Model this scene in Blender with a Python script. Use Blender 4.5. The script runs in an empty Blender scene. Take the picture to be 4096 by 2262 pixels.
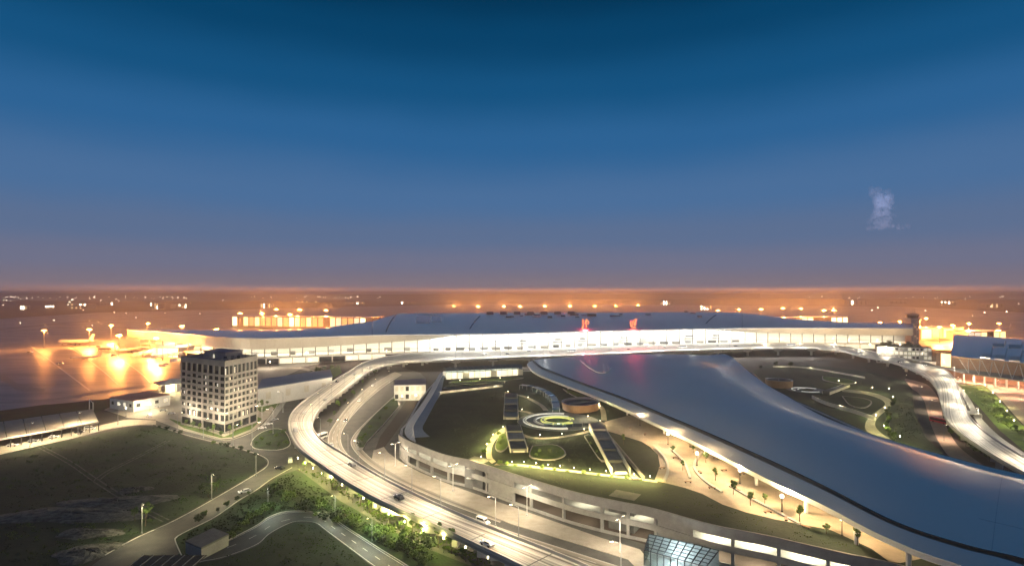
import bpy, math, random
from mathutils import Vector, Matrix
random.seed(7)

# ------------------------------------------------------------------ camera, sky, exposure
CAM_H, FOC, HOR = 80.0, 570.0, 292.0          # metres above ground, focal length in px of a 1024 px frame, horizon row
scene = bpy.context.scene
COL = scene.collection
cam_data = bpy.data.cameras.new('camera')
cam_data.sensor_width = 36.0
cam_data.lens = 36.0 * FOC / 1024.0
cam_data.shift_y = (HOR - 282.5) / 1024.0
cam_data.clip_start, cam_data.clip_end = 1.0, 60000.0
cam = bpy.data.objects.new('camera', cam_data)
cam.location = (0, 0, CAM_H)
cam.rotation_euler = (math.pi / 2, 0, 0)
COL.objects.link(cam)
scene.camera = cam

def lin(r, g, b):
    f = lambda c: (c / 255 / 12.92) if c / 255 <= 0.04045 else ((c / 255 + 0.055) / 1.055) ** 2.4
    return (f(r), f(g), f(b), 1.0)

world = bpy.data.worlds.new('World')
scene.world = world
world.use_nodes = True
wn, wl = world.node_tree.nodes, world.node_tree.links
wn.clear()
w_out = wn.new('ShaderNodeOutputWorld')
w_bg = wn.new('ShaderNodeBackground')
w_tc = wn.new('ShaderNodeTexCoord')
w_sep = wn.new('ShaderNodeSeparateXYZ')
w_ramp = wn.new('ShaderNodeValToRGB')
wl.new(w_tc.outputs['Generated'], w_sep.inputs[0])
w_no = wn.new('ShaderNodeTexNoise')           # very soft unevenness of the dusk air
w_no.inputs['Scale'].default_value = 2.2
w_no.inputs['Detail'].default_value = 3.0
w_map = wn.new('ShaderNodeMapping')
w_map.inputs['Scale'].default_value = (1.0, 1.0, 3.5)
wl.new(w_tc.outputs['Generated'], w_map.inputs[0])
wl.new(w_map.outputs[0], w_no.inputs['Vector'])
w_m1 = wn.new('ShaderNodeMath'); w_m1.operation = 'MULTIPLY_ADD'
w_m1.inputs[1].default_value = 0.05; w_m1.inputs[2].default_value = -0.025
wl.new(w_no.outputs['Fac'], w_m1.inputs[0])
w_m2 = wn.new('ShaderNodeMath'); w_m2.operation = 'MULTIPLY'    # unevenness fades out at the horizon
wl.new(w_m1.outputs[0], w_m2.inputs[0])
w_cl = wn.new('ShaderNodeMapRange')
w_cl.inputs['From Max'].default_value = 0.2
wl.new(w_sep.outputs['Z'], w_cl.inputs['Value'])
wl.new(w_cl.outputs[0], w_m2.inputs[1])
w_add = wn.new('ShaderNodeMath'); w_add.operation = 'ADD'
wl.new(w_sep.outputs['Z'], w_add.inputs[0]); wl.new(w_m2.outputs[0], w_add.inputs[1])
wl.new(w_add.outputs[0], w_ramp.inputs[0])
SKY = [(0.0, (126, 110, 120)), (0.015, (122, 113, 128)), (0.05, (110, 114, 139)), (0.095, (92, 112, 146)), (0.16, (74, 111, 155)),
       (0.255, (44, 99, 149)), (0.335, (20, 83, 129)), (0.405, (6, 67, 107)), (0.46, (2, 54, 88)), (0.75, (3, 52, 84))]
el = w_ramp.color_ramp.elements
while len(el) < len(SKY):
    el.new(0.5)
for e, (p, c) in zip(el, SKY):
    e.position, e.color = p, lin(*c)
w_ramp.color_ramp.interpolation = 'EASE'
w_bg.inputs['Strength'].default_value = 1.0
wl.new(w_ramp.outputs[0], w_bg.inputs[0])
wl.new(w_bg.outputs[0], w_out.inputs[0])

scene.view_settings.view_transform = 'Standard'
scene.view_settings.look = 'None'
scene.view_settings.exposure = 0.0
scene.view_settings.gamma = 1.0
scene.cycles.max_bounces = 6
scene.cycles.diffuse_bounces = 2
scene.cycles.glossy_bounces = 3
scene.cycles.transmission_bounces = 4
scene.cycles.transparent_max_bounces = 40
scene.cycles.volume_bounces = 0
scene.cycles.sample_clamp_indirect = 3.0
scene.cycles.sample_clamp_direct = 0.0
scene.cycles.use_denoising = True
scene.cycles.use_light_tree = True
scene.cycles.caustics_reflective = False
scene.cycles.caustics_refractive = False

# ------------------------------------------------------------------ helpers
def at(x, y, z=0.0):
    """world point at height z seen at pixel (x, y) of a 1024 px wide frame"""
    d = (CAM_H - z) * FOC / (y - HOR)
    return Vector(((x - 512.0) * d / FOC, d, z))

def atd(x, d, z=0.0):
    """world point in image column x at depth d"""
    return Vector(((x - 512.0) * d / FOC, d, z))

MATS = {}
def mat(name, c1, c2=None, rough=0.7, metal=0.0, scale=0.2, detail=4.0, bump=0.0, bscale=None, emit=None, estr=0.0, spec=0.5, streak=None, coord='pos', lo=0.35, hi=0.65, c3=None):
    m = bpy.data.materials.new(name)
    m.use_nodes = True
    n, l = m.node_tree.nodes, m.node_tree.links
    b = n['Principled BSDF']
    b.inputs['Roughness'].default_value = rough
    b.inputs['Metallic'].default_value = metal
    b.inputs['Specular IOR Level'].default_value = spec
    c1 = (*c1, 1.0) if len(c1) == 3 else c1
    b.inputs['Base Color'].default_value = c1
    src = None
    if c2 is not None or bump:
        if coord == 'pos':
            g = n.new('ShaderNodeNewGeometry'); src = g.outputs['Position']
        elif coord == 'uv':
            g = n.new('ShaderNodeTexCoord'); src = g.outputs['UV']
        else:
            g = n.new('ShaderNodeTexCoord'); src = g.outputs['Object']
        if streak:
            mp = n.new('ShaderNodeMapping'); mp.inputs['Scale'].default_value = streak
            l.new(src, mp.inputs[0]); src = mp.outputs[0]
    if c2 is not None:
        c2 = (*c2, 1.0) if len(c2) == 3 else c2
        t = n.new('ShaderNodeTexNoise'); t.inputs['Scale'].default_value = scale; t.inputs['Detail'].default_value = detail
        t.inputs['Roughness'].default_value = 0.6
        l.new(src, t.inputs['Vector'])
        r = n.new('ShaderNodeValToRGB')
        r.color_ramp.elements[0].position = lo; r.color_ramp.elements[0].color = c1
        r.color_ramp.elements[1].position = hi; r.color_ramp.elements[1].color = c2
        if c3 is not None:
            e3 = r.color_ramp.elements.new((lo + hi) / 2); e3.color = (*c3, 1.0)
        l.new(t.outputs['Fac'], r.inputs[0]); l.new(r.outputs[0], b.inputs['Base Color'])
    if bump:
        t2 = n.new('ShaderNodeTexNoise'); t2.inputs['Scale'].default_value = bscale or scale * 6; t2.inputs['Detail'].default_value = 3.0
        l.new(src, t2.inputs['Vector'])
        bp = n.new('ShaderNodeBump'); bp.inputs['Strength'].default_value = bump; bp.inputs['Distance'].default_value = 0.3
        l.new(t2.outputs['Fac'], bp.inputs['Height']); l.new(bp.outputs[0], b.inputs['Normal'])
    if emit is not None:
        b.inputs['Emission Color'].default_value = (*emit, 1.0) if len(emit) == 3 else emit
        b.inputs['Emission Strength'].default_value = estr
    MATS[name] = m
    return m

def glass_mat(name, tint, alpha=0.25, rough=0.05):
    """thin pane: mostly see-through, the rest mirrors"""
    m = bpy.data.materials.new(name); m.use_nodes = True
    n, l = m.node_tree.nodes, m.node_tree.links
    n.remove(n['Principled BSDF'])
    tr = n.new('ShaderNodeBsdfTransparent'); tr.inputs[0].default_value = (*tint, 1.0)
    gl = n.new('ShaderNodeBsdfGlossy'); gl.inputs['Roughness'].default_value = rough
    mx = n.new('ShaderNodeMixShader'); mx.inputs[0].default_value = alpha
    l.new(tr.outputs[0], mx.inputs[1]); l.new(gl.outputs[0], mx.inputs[2])
    l.new(mx.outputs[0], n['Material Output'].inputs[0])
    MATS[name] = m
    return m

class MB:
    """collects faces into one mesh"""
    def __init__(s):
        s.v, s.f, s.uv = [], [], {}
    def vert(s, p):
        s.v.append(tuple(p)); return len(s.v) - 1
    def poly(s, pts, uv=None):
        i = [s.vert(p) for p in pts]; s.f.append(i)
        if uv: s.uv[len(s.f) - 1] = uv
        return s
    def box(s, c, size, rz=0.0, taper=1.0):
        cx, cy, cz = c; sx, sy, sz = size[0] / 2, size[1] / 2, size[2] / 2
        ca, sa = math.cos(rz), math.sin(rz)
        i = []
        for dz, k in ((-sz, 1.0), (sz, taper)):
            for dx, dy in ((-sx * k, -sy * k), (sx * k, -sy * k), (sx * k, sy * k), (-sx * k, sy * k)):
                i.append(s.vert((cx + dx * ca - dy * sa, cy + dx * sa + dy * ca, cz + dz)))
        a = i
        s.f += [[a[3], a[2], a[1], a[0]], [a[4], a[5], a[6], a[7]], [a[0], a[1], a[5], a[4]], [a[1], a[2], a[6], a[5]], [a[2], a[3], a[7], a[6]], [a[3], a[0], a[4], a[7]]]
        return s
    def bar(s, p, q, w, h=None):
        """rectangular bar from p to q"""
        p, q = Vector(p), Vector(q); h = h or w
        d = (q - p).normalized()
        up = Vector((0, 0, 1)) if abs(d.z) < 0.95 else Vector((1, 0, 0))
        a = d.cross(up).normalized() * w / 2; b = a.normalized().cross(d).normalized() * h / 2
        i = [s.vert(c) for c in (p - a - b, p + a - b, p + a + b, p - a + b, q - a - b, q + a - b, q + a + b, q - a + b)]
        s.f += [[i[0], i[1], i[2], i[3]], [i[7], i[6], i[5], i[4]], [i[0], i[4], i[5], i[1]], [i[1], i[5], i[6], i[2]], [i[2], i[6], i[7], i[3]], [i[3], i[7], i[4], i[0]]]
        return s
    def tube(s, pts, rad, n=8, cap=True):
        pts = [Vector(p) for p in pts]
        rad = rad if isinstance(rad, (list, tuple)) else [rad] * len(pts)
        rings = []
        for k, p in enumerate(pts):
            d = (pts[min(k + 1, len(pts) - 1)] - pts[max(k - 1, 0)]).normalized()
            up = Vector((0, 0, 1)) if abs(d.z) < 0.9 else Vector((0, 1, 0))
            a = d.cross(up).normalized(); b = a.cross(d)
            rings.append([s.vert(p + (a * math.cos(2 * math.pi * j / n) + b * math.sin(2 * math.pi * j / n)) * rad[k]) for j in range(n)])
        for r0, r1 in zip(rings, rings[1:]):
            for j in range(n):
                s.f.append([r0[j], r0[(j + 1) % n], r1[(j + 1) % n], r1[j]])
        if cap:
            s.f.append(rings[0][::-1]); s.f.append(rings[-1])
        return s
    def lathe(s, prof, c=(0, 0, 0), n=12):
        """prof: (radius, z) from bottom to top"""
        rings = [[s.vert((c[0] + r * math.cos(2 * math.pi * j / n), c[1] + r * math.sin(2 * math.pi * j / n), c[2] + z)) for j in range(n)] for r, z in prof]
        for r0, r1 in zip(rings, rings[1:]):
            for j in range(n):
                s.f.append([r0[j], r0[(j + 1) % n], r1[(j + 1) % n], r1[j]])
        s.f.append(rings[0][::-1]); s.f.append(rings[-1])
        return s
    def prism(s, poly, z0, z1):
        """vertical prism over a ground polygon"""
        pts = [(p[0], p[1]) for p in poly]
        ar = sum(pts[i][0] * pts[(i + 1) % len(pts)][1] - pts[(i + 1) % len(pts)][0] * pts[i][1] for i in range(len(pts)))
        if ar < 0: pts = pts[::-1]
        lo = [s.vert((x, y, z0)) for x, y in pts]; hi = [s.vert((x, y, z1)) for x, y in pts]
        s.f.append(hi); s.f.append(lo[::-1])
        for i in range(len(pts)):
            j = (i + 1) % len(pts)
            s.f.append([lo[i], lo[j], hi[j], hi[i]])
        return s
    def ribbon(s, a, b, z_off=0.0, thick=0.0, uv=True):
        """strip between two matched polylines; optional thickness downwards"""
        a = [Vector(p) + Vector((0, 0, z_off)) for p in a]; b = [Vector(p) + Vector((0, 0, z_off)) for p in b]
        v = 0.0
        for k in range(len(a) - 1):
            w = (a[k] - b[k]).length; w2 = (a[k + 1] - b[k + 1]).length
            dv = ((a[k] + b[k]) / 2 - (a[k + 1] + b[k + 1]) / 2).length
            s.poly([a[k], b[k], b[k + 1], a[k + 1]], [(0, v), (w, v), (w2, v + dv), (0, v + dv)])
            v += dv
            if thick:
                t = Vector((0, 0, -thick))
                s.poly([a[k + 1] + t, b[k + 1] + t, b[k] + t, a[k] + t])
                s.poly([a[k] + t, a[k], a[k + 1], a[k + 1] + t])
                s.poly([b[k], b[k] + t, b[k + 1] + t, b[k + 1]])
        if thick:
            t = Vector((0, 0, -thick))
            s.poly([a[0], a[0] + t, b[0] + t, b[0]]); s.poly([b[-1], b[-1] + t, a[-1] + t, a[-1]])
        return s
    def build(s, name, m, parent=None, local=False, smooth=False, loc=None):
        me = bpy.data.meshes.new(name)
        me.from_pydata(s.v, [], s.f)
        if s.uv:
            ul = me.uv_layers.new(name='UVMap')
            for p in me.polygons:
                u = s.uv.get(p.index)
                if u:
                    for li, c in zip(p.loop_indices, u): ul.data[li].uv = c
        if smooth:
            me.polygons.foreach_set('use_smooth', [True] * len(me.polygons))
        me.materials.append(MATS[m] if isinstance(m, str) else m)
        me.update()
        return link(name, me, parent, local, loc)

def link(name, me, parent=None, local=False, loc=None):
    o = bpy.data.objects.new(name, me)
    COL.objects.link(o)
    if loc is not None: o.location = loc
    if parent is not None:
        o.parent = parent
        if not local:
            base = parent.location.copy() if parent.parent is None else Vector((0, 0, 0))
            o.matrix_parent_inverse = Matrix.Translation(-base)
    return o

def tag(o, label=None, cat=None, group=None, kind=None):
    if label: o['label'] = label
    if cat: o['category'] = cat
    if group: o['group'] = group
    if kind: o['kind'] = kind
    return o

def thing(name, label, cat, loc=(0, 0, 0), group=None, rz=0.0):
    o = bpy.data.objects.new(name, None)
    COL.objects.link(o)
    o.location = loc; o.rotation_euler = (0, 0, rz)
    return tag(o, label, cat, group)

def struct(name, mb, m, smooth=False):
    return tag(mb.build(name, m, smooth=smooth), kind='structure')

def copy_tree(o, loc=None, rz=None, label=None, group=None, parent=None, scale=None):
    c = o.copy(); COL.objects.link(c); c.parent = parent
    if loc is not None: c.location = loc
    if rz is not None: c.rotation_euler = (c.rotation_euler[0], c.rotation_euler[1], rz)
    if scale is not None: c.scale = scale if hasattr(scale, '__len__') else (scale,) * 3
    if label: c['label'] = label
    if group: c['group'] = group
    for ch in KIDS.get(o.name, o.children):
        copy_tree(ch, parent=c)
    return c
KIDS = {}
LAMP_GAIN = 3.2

def crom(pts, n=8):
    """Catmull-Rom through points"""
    pts = [Vector(p) for p in pts]
    out = []
    for i in range(len(pts) - 1):
        p0, p1, p2, p3 = pts[max(i - 1, 0)], pts[i], pts[i + 1], pts[min(i + 2, len(pts) - 1)]
        for k in range(n):
            t = k / n
            out.append(0.5 * ((2 * p1) + (p2 - p0) * t + (2 * p0 - 5 * p1 + 4 * p2 - p3) * t * t + (3 * p1 - p0 - 3 * p2 + p3) * t ** 3))
    out.append(pts[-1])
    return out

def resample(pts, n=None, step=None):
    L = [0.0]
    for a, b in zip(pts, pts[1:]): L.append(L[-1] + (b - a).length)
    if n is None: n = max(2, int(L[-1] / step) + 1)
    out, j = [], 0
    for k in range(n):
        t = L[-1] * k / (n - 1)
        while j < len(L) - 2 and L[j + 1] < t: j += 1
        u = (t - L[j]) / max(L[j + 1] - L[j], 1e-9)
        out.append(pts[j].lerp(pts[j + 1], u))
    return out

def offset(pts, d):
    """shift a polyline sideways on the ground (positive: to the right of travel)"""
    out = []
    for i, p in enumerate(pts):
        t = (pts[min(i + 1, len(pts) - 1)] - pts[max(i - 1, 0)]); t.z = 0; t.normalize()
        out.append(p + Vector((t.y, -t.x, 0)) * d)
    return out

def lamp(parent, name, loc, power, col, kind='POINT', size=0.3, spot=2.4, blend=0.6, local=True):
    ld = bpy.data.lights.new(name, kind)
    ld.energy = power * (LAMP_GAIN if kind != 'AREA' and name != 'floodlight_lamp' else 1.0); ld.color = col
    if kind == 'AREA':
        ld.shape = 'RECTANGLE'; ld.size, ld.size_y = size
    else:
        ld.shadow_soft_size = size
    if kind == 'SPOT':
        ld.spot_size = spot; ld.spot_blend = blend
    o = bpy.data.objects.new(name, ld); COL.objects.link(o)
    o.location = loc
    if parent is not None:
        o.parent = parent
        if not local: o.matrix_parent_inverse = Matrix.Translation(-parent.location)
    return o

ORD = ['first', 'second', 'third', 'fourth', 'fifth', 'sixth', 'seventh', 'eighth', 'ninth', 'tenth', 'eleventh', 'twelfth', 'thirteenth', 'fourteenth', 'fifteenth', 'sixteenth', 'seventeenth', 'eighteenth', 'nineteenth', 'twentieth']
def ordinal(k):
    if k < 20: return ORD[k]
    tens = ['twenty', 'thirty', 'forty', 'fifty'][(k + 1) // 10 - 2]; u = (k + 1) % 10
    return tens + ('-' + ORD[u - 1] if u else ('th' if not tens.endswith('y') else '')).replace('--', '-') if u else tens[:-1] + 'ieth'

# ------------------------------------------------------------------ materials
mat('far_land', (0.03, 0.022, 0.018), (0.07, 0.045, 0.034), rough=0.95, scale=0.004, detail=6)
mat('hill', (0.05, 0.04, 0.035), (0.08, 0.06, 0.05), rough=1.0, scale=0.01)
mat('apron_concrete', (0.34, 0.31, 0.28), (0.10, 0.09, 0.085), rough=0.42, scale=0.035, detail=8, bump=0.12, bscale=0.09, streak=(0.35, 1, 1), lo=0.38, hi=0.66)
mat('taxiway', (0.13, 0.11, 0.10), (0.19, 0.17, 0.15), rough=0.5, scale=0.03)
mat('soil_field', (0.005, 0.013, 0.004), (0.019, 0.042, 0.011), rough=1.0, scale=0.06, detail=8, bump=0.6, bscale=0.4)
mat('rubble', (0.04, 0.042, 0.038), (0.16, 0.155, 0.14), rough=1.0, scale=0.5, detail=8, bump=0.8, bscale=1.2)
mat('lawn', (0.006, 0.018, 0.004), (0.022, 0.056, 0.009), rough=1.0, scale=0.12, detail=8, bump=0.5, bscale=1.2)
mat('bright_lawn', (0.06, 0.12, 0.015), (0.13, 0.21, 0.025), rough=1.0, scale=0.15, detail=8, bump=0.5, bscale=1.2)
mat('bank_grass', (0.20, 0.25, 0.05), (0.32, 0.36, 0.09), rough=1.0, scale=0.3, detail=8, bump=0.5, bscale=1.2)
mat('roof_lawn', (0.009, 0.021, 0.011), (0.021, 0.044, 0.021), rough=1.0, scale=0.07, detail=8, bump=0.4, bscale=0.8)
mat('asphalt', (0.05, 0.048, 0.045), (0.095, 0.09, 0.08), rough=0.75, scale=0.15, detail=6)
mat('asphalt_new', (0.035, 0.04, 0.042), (0.06, 0.065, 0.066), rough=0.6, scale=0.3, detail=6)
mat('trail_streak_road', (0.07, 0.062, 0.05), (0.46, 0.41, 0.33), rough=0.6, scale=1.0, detail=3, coord='uv', streak=(0.55, 0.004, 1), lo=0.36, hi=0.68)  # pale streaks along the lanes stand for headlight trails, put into the colour
mat('trail_streak_deck', (0.13, 0.11, 0.085), (0.78, 0.74, 0.66), rough=0.55, scale=1.0, detail=3, coord='uv', streak=(0.55, 0.004, 1), lo=0.35, hi=0.62)  # deck colour carries painted light trails as long streaks
mat('paving', (0.34, 0.30, 0.24), (0.44, 0.39, 0.32), rough=0.8, scale=0.25, detail=6)
mat('plaza_paving', (0.40, 0.33, 0.24), (0.52, 0.43, 0.32), rough=0.7, scale=0.2, detail=5)
mat('pink_paving', (0.42, 0.28, 0.22), (0.50, 0.36, 0.28), rough=0.8, scale=0.2)
mat('grey_paving', (0.17, 0.17, 0.17), (0.23, 0.23, 0.22), rough=0.7, scale=0.3)
mat('kerb_stone', (0.5, 0.48, 0.43), (0.6, 0.57, 0.5), rough=0.8, scale=1.0)
mat('line_paint', (0.75, 0.74, 0.70), (0.55, 0.54, 0.5), rough=0.6, scale=0.8)
mat('concrete', (0.26, 0.25, 0.24), (0.34, 0.33, 0.31), rough=0.8, scale=0.3, detail=6)
mat('concrete_pale', (0.55, 0.53, 0.48), (0.64, 0.61, 0.56), rough=0.7, scale=0.2)
mat('concrete_dark', (0.10, 0.10, 0.10), (0.15, 0.15, 0.145), rough=0.8, scale=0.3)
mat('white_metal', (0.70, 0.69, 0.66), (0.78, 0.77, 0.74), rough=0.45, scale=0.1)
mat('roof_metal', (0.94, 0.84, 0.74), (0.98, 0.89, 0.79), rough=0.30, metal=1.0, scale=0.02)
mat('hall_roof', (0.94, 0.90, 0.83), (0.98, 0.95, 0.88), rough=0.45, metal=0.6, scale=0.012, detail=2)
_n = MATS['hall_roof'].node_tree
_t = _n.nodes.new('ShaderNodeTexNoise'); _t.inputs['Scale'].default_value = 0.03; _t.inputs['Detail'].default_value = 4.0
_g = _n.nodes.new('ShaderNodeNewGeometry'); _n.links.new(_g.outputs['Position'], _t.inputs['Vector'])
_r = _n.nodes.new('ShaderNodeMapRange'); _r.inputs['To Min'].default_value = 0.40; _r.inputs['To Max'].default_value = 0.60
_n.links.new(_t.outputs['Fac'], _r.inputs['Value']); _n.links.new(_r.outputs[0], _n.nodes['Principled BSDF'].inputs['Roughness'])
mat('dark_seam', (0.015, 0.017, 0.02), rough=0.6)
mat('soffit', (0.62, 0.58, 0.50), (0.70, 0.66, 0.58), rough=0.6, scale=0.4)
mat('dark_metal', (0.04, 0.042, 0.045), rough=0.5, metal=0.3)
mat('grey_metal', (0.32, 0.33, 0.34), (0.40, 0.41, 0.42), rough=0.45, metal=0.4, scale=0.5)
mat('blue_roof', (0.16, 0.21, 0.28), (0.20, 0.25, 0.32), rough=0.5, metal=0.2, scale=0.1)
mat('office_wall', (0.36, 0.33, 0.30), (0.43, 0.40, 0.36), rough=0.85, scale=0.15, detail=6)
mat('purple_roof', (0.14, 0.12, 0.17), (0.18, 0.15, 0.20), rough=0.7, scale=0.2)
mat('red_roof', (0.42, 0.25, 0.20), (0.48, 0.31, 0.26), rough=0.8, scale=0.2)
mat('brown_clad', (0.30, 0.17, 0.10), (0.38, 0.23, 0.14), rough=0.6, scale=0.5)
mat('bark', (0.08, 0.06, 0.04), (0.13, 0.10, 0.07), rough=0.95, scale=1.5)
mat('leaf_green', (0.035, 0.075, 0.015), (0.09, 0.15, 0.03), rough=0.7, scale=0.5, detail=3)
mat('leaf_light', (0.07, 0.13, 0.02), (0.14, 0.21, 0.04), rough=0.7, scale=0.5, detail=3)
mat('leaf_dark', (0.015, 0.034, 0.013), (0.04, 0.068, 0.024), rough=0.7, scale=0.5, detail=3)
mat('tyre', (0.02, 0.02, 0.02), rough=0.9)
mat('car_white', (0.75, 0.75, 0.74), rough=0.25)
mat('car_silver', (0.45, 0.46, 0.47), rough=0.3, metal=0.5)
mat('car_dark', (0.03, 0.032, 0.04), rough=0.25)
mat('bus_red', (0.45, 0.02, 0.05), rough=0.3)
mat('car_glass', (0.02, 0.025, 0.03), rough=0.08)
mat('office_lit', (0.9, 0.85, 0.7), emit=(1.0, 0.92, 0.74), estr=0.9)
mat('window_dark', (0.018, 0.022, 0.026), (0.05, 0.055, 0.06), rough=0.12, scale=0.5)
mat('interior_white', (0.78, 0.77, 0.73), (0.82, 0.81, 0.77), rough=0.8, scale=0.1)
mat('interior_floor', (0.55, 0.53, 0.48), (0.62, 0.6, 0.55), rough=0.4, scale=0.1)
mat('mullion', (0.12, 0.12, 0.12), rough=0.5)
glass_mat('clear_glass', (0.96, 0.97, 0.97), alpha=0.08)
glass_mat('tinted_glass', (0.55, 0.68, 0.72), alpha=0.30)
WARM, WHITE, SODIUM, YELL = (1.0, 0.80, 0.52), (1.0, 0.96, 0.86), (1.0, 0.34, 0.065), (1.0, 0.84, 0.36)
mat('lit_sodium', (0.9, 0.6, 0.3), emit=(1.0, 0.50, 0.12), estr=9.0)
mat('lit_warm', (0.9, 0.8, 0.6), emit=(1.0, 0.84, 0.56), estr=25.0)
mat('lit_white', (0.9, 0.9, 0.85), emit=(1.0, 0.95, 0.84), estr=8.0)
mat('lit_far', (0.9, 0.8, 0.7), emit=(1.0, 0.80, 0.58), estr=30.0)
mat('lit_window', (0.9, 0.85, 0.7), emit=(1.0, 0.88, 0.62), estr=0.95)
mat('lit_window_amber', (0.9, 0.7, 0.4), emit=(1.0, 0.70, 0.30), estr=2.2)
mat('lit_amber_dim', (0.7, 0.5, 0.3), emit=(1.0, 0.62, 0.24), estr=0.8)
mat('lit_amber_hot', (0.9, 0.8, 0.5), emit=(1.0, 0.80, 0.42), estr=3.5)
mat('lit_ring', (0.9, 0.9, 0.85), emit=(1.0, 0.97, 0.86), estr=0.42)
mat('lit_ring_yellow', (0.9, 0.9, 0.3), emit=(0.85, 0.9, 0.2), estr=0.7)
mat('sign_red', (0.004, 0.0, 0.0), rough=1.0, spec=0.0, emit=(1.0, 0.02, 0.03), estr=1.1)
mat('sign_core', (0.004, 0.003, 0.002), rough=1.0, spec=0.0, emit=(1.0, 0.62, 0.26), estr=1.0)

# ------------------------------------------------------------------ the ground
def sheet(name, px, z, m, pts=None):
    mb = MB(); mb.poly([(p.x, p.y, z) for p in ([at(x, y, z) for x, y in px] if pts is None else pts)])
    o = mb.build(name, m)
    return tag(o, kind='structure')

def edges(pxa, pxb, n=60, za=0.0, smooth=6):
    """two traced edges -> matched polylines; a point may carry its own height"""
    f = lambda L: resample(crom([at(p[0], p[1], p[2] if len(p) > 2 else za) for p in L], smooth), n)
    return f(pxa), f(pxb)

g = MB(); R_ = 15000
g.poly([(-R_, -150, -0.08), (R_, -150, -0.08), (R_, R_, -0.08), (-R_, R_, -0.08)])
struct('ground', g, 'far_land')

# low ridges on the horizon
def ridge(name, d, x0, x1, h0, h1, seed, label_seed=0):
    rnd = random.Random(seed); mb = MB(); n = 90
    pts = []
    ph = [rnd.uniform(0, 6.28) for _ in range(6)]
    for k in range(n + 1):
        t = k / n
        w = sum(math.sin(t * (3 + 5 * j) + ph[j]) / (1 + j) for j in range(6)) / 2.4 * 0.5 + 0.5
        h = h0 + (h1 - h0) * max(0, min(1, w)) + rnd.uniform(-1.5, 1.5)
        pts.append((atd(x0 + (x1 - x0) * t, d), h))
    for (p, h), (q, k) in zip(pts, pts[1:]):
        up = 1.06
        mb.poly([p + Vector((0, 0, -0.06)), q + Vector((0, 0, -0.06)), Vector((q.x * up, q.y * up, k)), Vector((p.x * up, p.y * up, h))])
        mb.poly([Vector((p.x * up, p.y * up, h)), Vector((q.x * up, q.y * up, k)), Vector((q.x * 1.2, q.y * 1.2, -0.06)), Vector((p.x * 1.2, p.y * 1.2, -0.06))])
    struct(name, mb, 'hill', smooth=True)
ridge('hills', 7200, -120, 420, 40, 84, 3)
ridge('hills', 6000, 380, 760, 50, 88, 5)
ridge('hills', 8000, 640, 1160, 50, 86, 9)
ridge('hills', 3600, -150, 330, 8, 40, 12)
ridge('hills', 4200, 560, 1180, 10, 40, 21)

# apron and taxiways behind and beside the terminal
sheet('apron', [(-160, 345), (-60, 420), (46, 404), (80, 401), (128, 396), (175, 384), (215, 378), (330, 362), (470, 352), (640, 350), (800, 347), (980, 350), (1130, 362), (1150, 318), (900, 306), (500, 303), (100, 312), (-120, 326)], 0.0, 'apron_concrete')
for k, L in enumerate([[(-60, 336), (100, 320), (300, 309), (420, 302)], [(-60, 322), (200, 309), (380, 300)], [(470, 301), (700, 303), (1100, 316)], [(760, 309.5), (900, 314), (1100, 324)], [(830, 306), (1100, 311)]]):
    mid = resample(crom([at(x, y, 0) for x, y in L], 6), 24)
    struct('taxiway_road', MB().ribbon(offset(mid, -16), offset(mid, 16), 0.05), 'taxiway')
ap_lines = [[(0, 352), (60, 350), (110, 347), (150, 345)], [(-10, 372), (50, 366), (110, 361), (165, 357)], [(30, 345), (45, 356), (70, 375), (90, 390)], [(100, 344), (116, 355), (140, 372), (150, 382)], [(0, 362), (80, 357), (150, 352)], [(60, 342), (75, 350), (100, 368), (118, 384)]]
for L in ap_lines:
    mid = resample(crom([at(x, y, 0) for x, y in L], 6), 30)
    struct('apron_marking_line', MB().ribbon(offset(mid, -0.7), offset(mid, 0.7), 0.04), 'line_paint')
rj = random.Random(14)
for k in range(16):
    L = [(rj.uniform(-10, 20), 343 + k * 3.1), (rj.uniform(120, 175), 343 + k * 2.5)]
    a_, b_ = at(*L[0]), at(*L[1]); struct('apron_joint_strip', MB().ribbon(offset([a_, b_], -0.35), offset([a_, b_], 0.35), 0.03), 'concrete_dark')
# grass between the apron and the near side, with the swept verge line of the taxiway bend
sheet('airfield_grass', [(-160, 470), (-60, 418), (44, 404), (80, 402), (110, 399.5), (118, 403), (60, 428), (-60, 448)], 0.04, 'lawn')
va, vb = edges([(-40, 365), (0, 373), (20, 384), (46, 388.4)], [(-40, 368), (0, 379), (18, 390), (44, 391)], 30)
struct('taxiway_edge_road', MB().ribbon(va, vb, 0.08), 'concrete')
va, vb = edges([(-30, 396), (0, 401), (25, 400), (60, 397), (110, 389), (150, 384.5)], [(-30, 398.5), (0, 403), (25, 402), (60, 399), (110, 391), (150, 386)], 40)
struct('perimeter_road', MB().ribbon(va, vb, 0.10), 'concrete')

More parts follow.
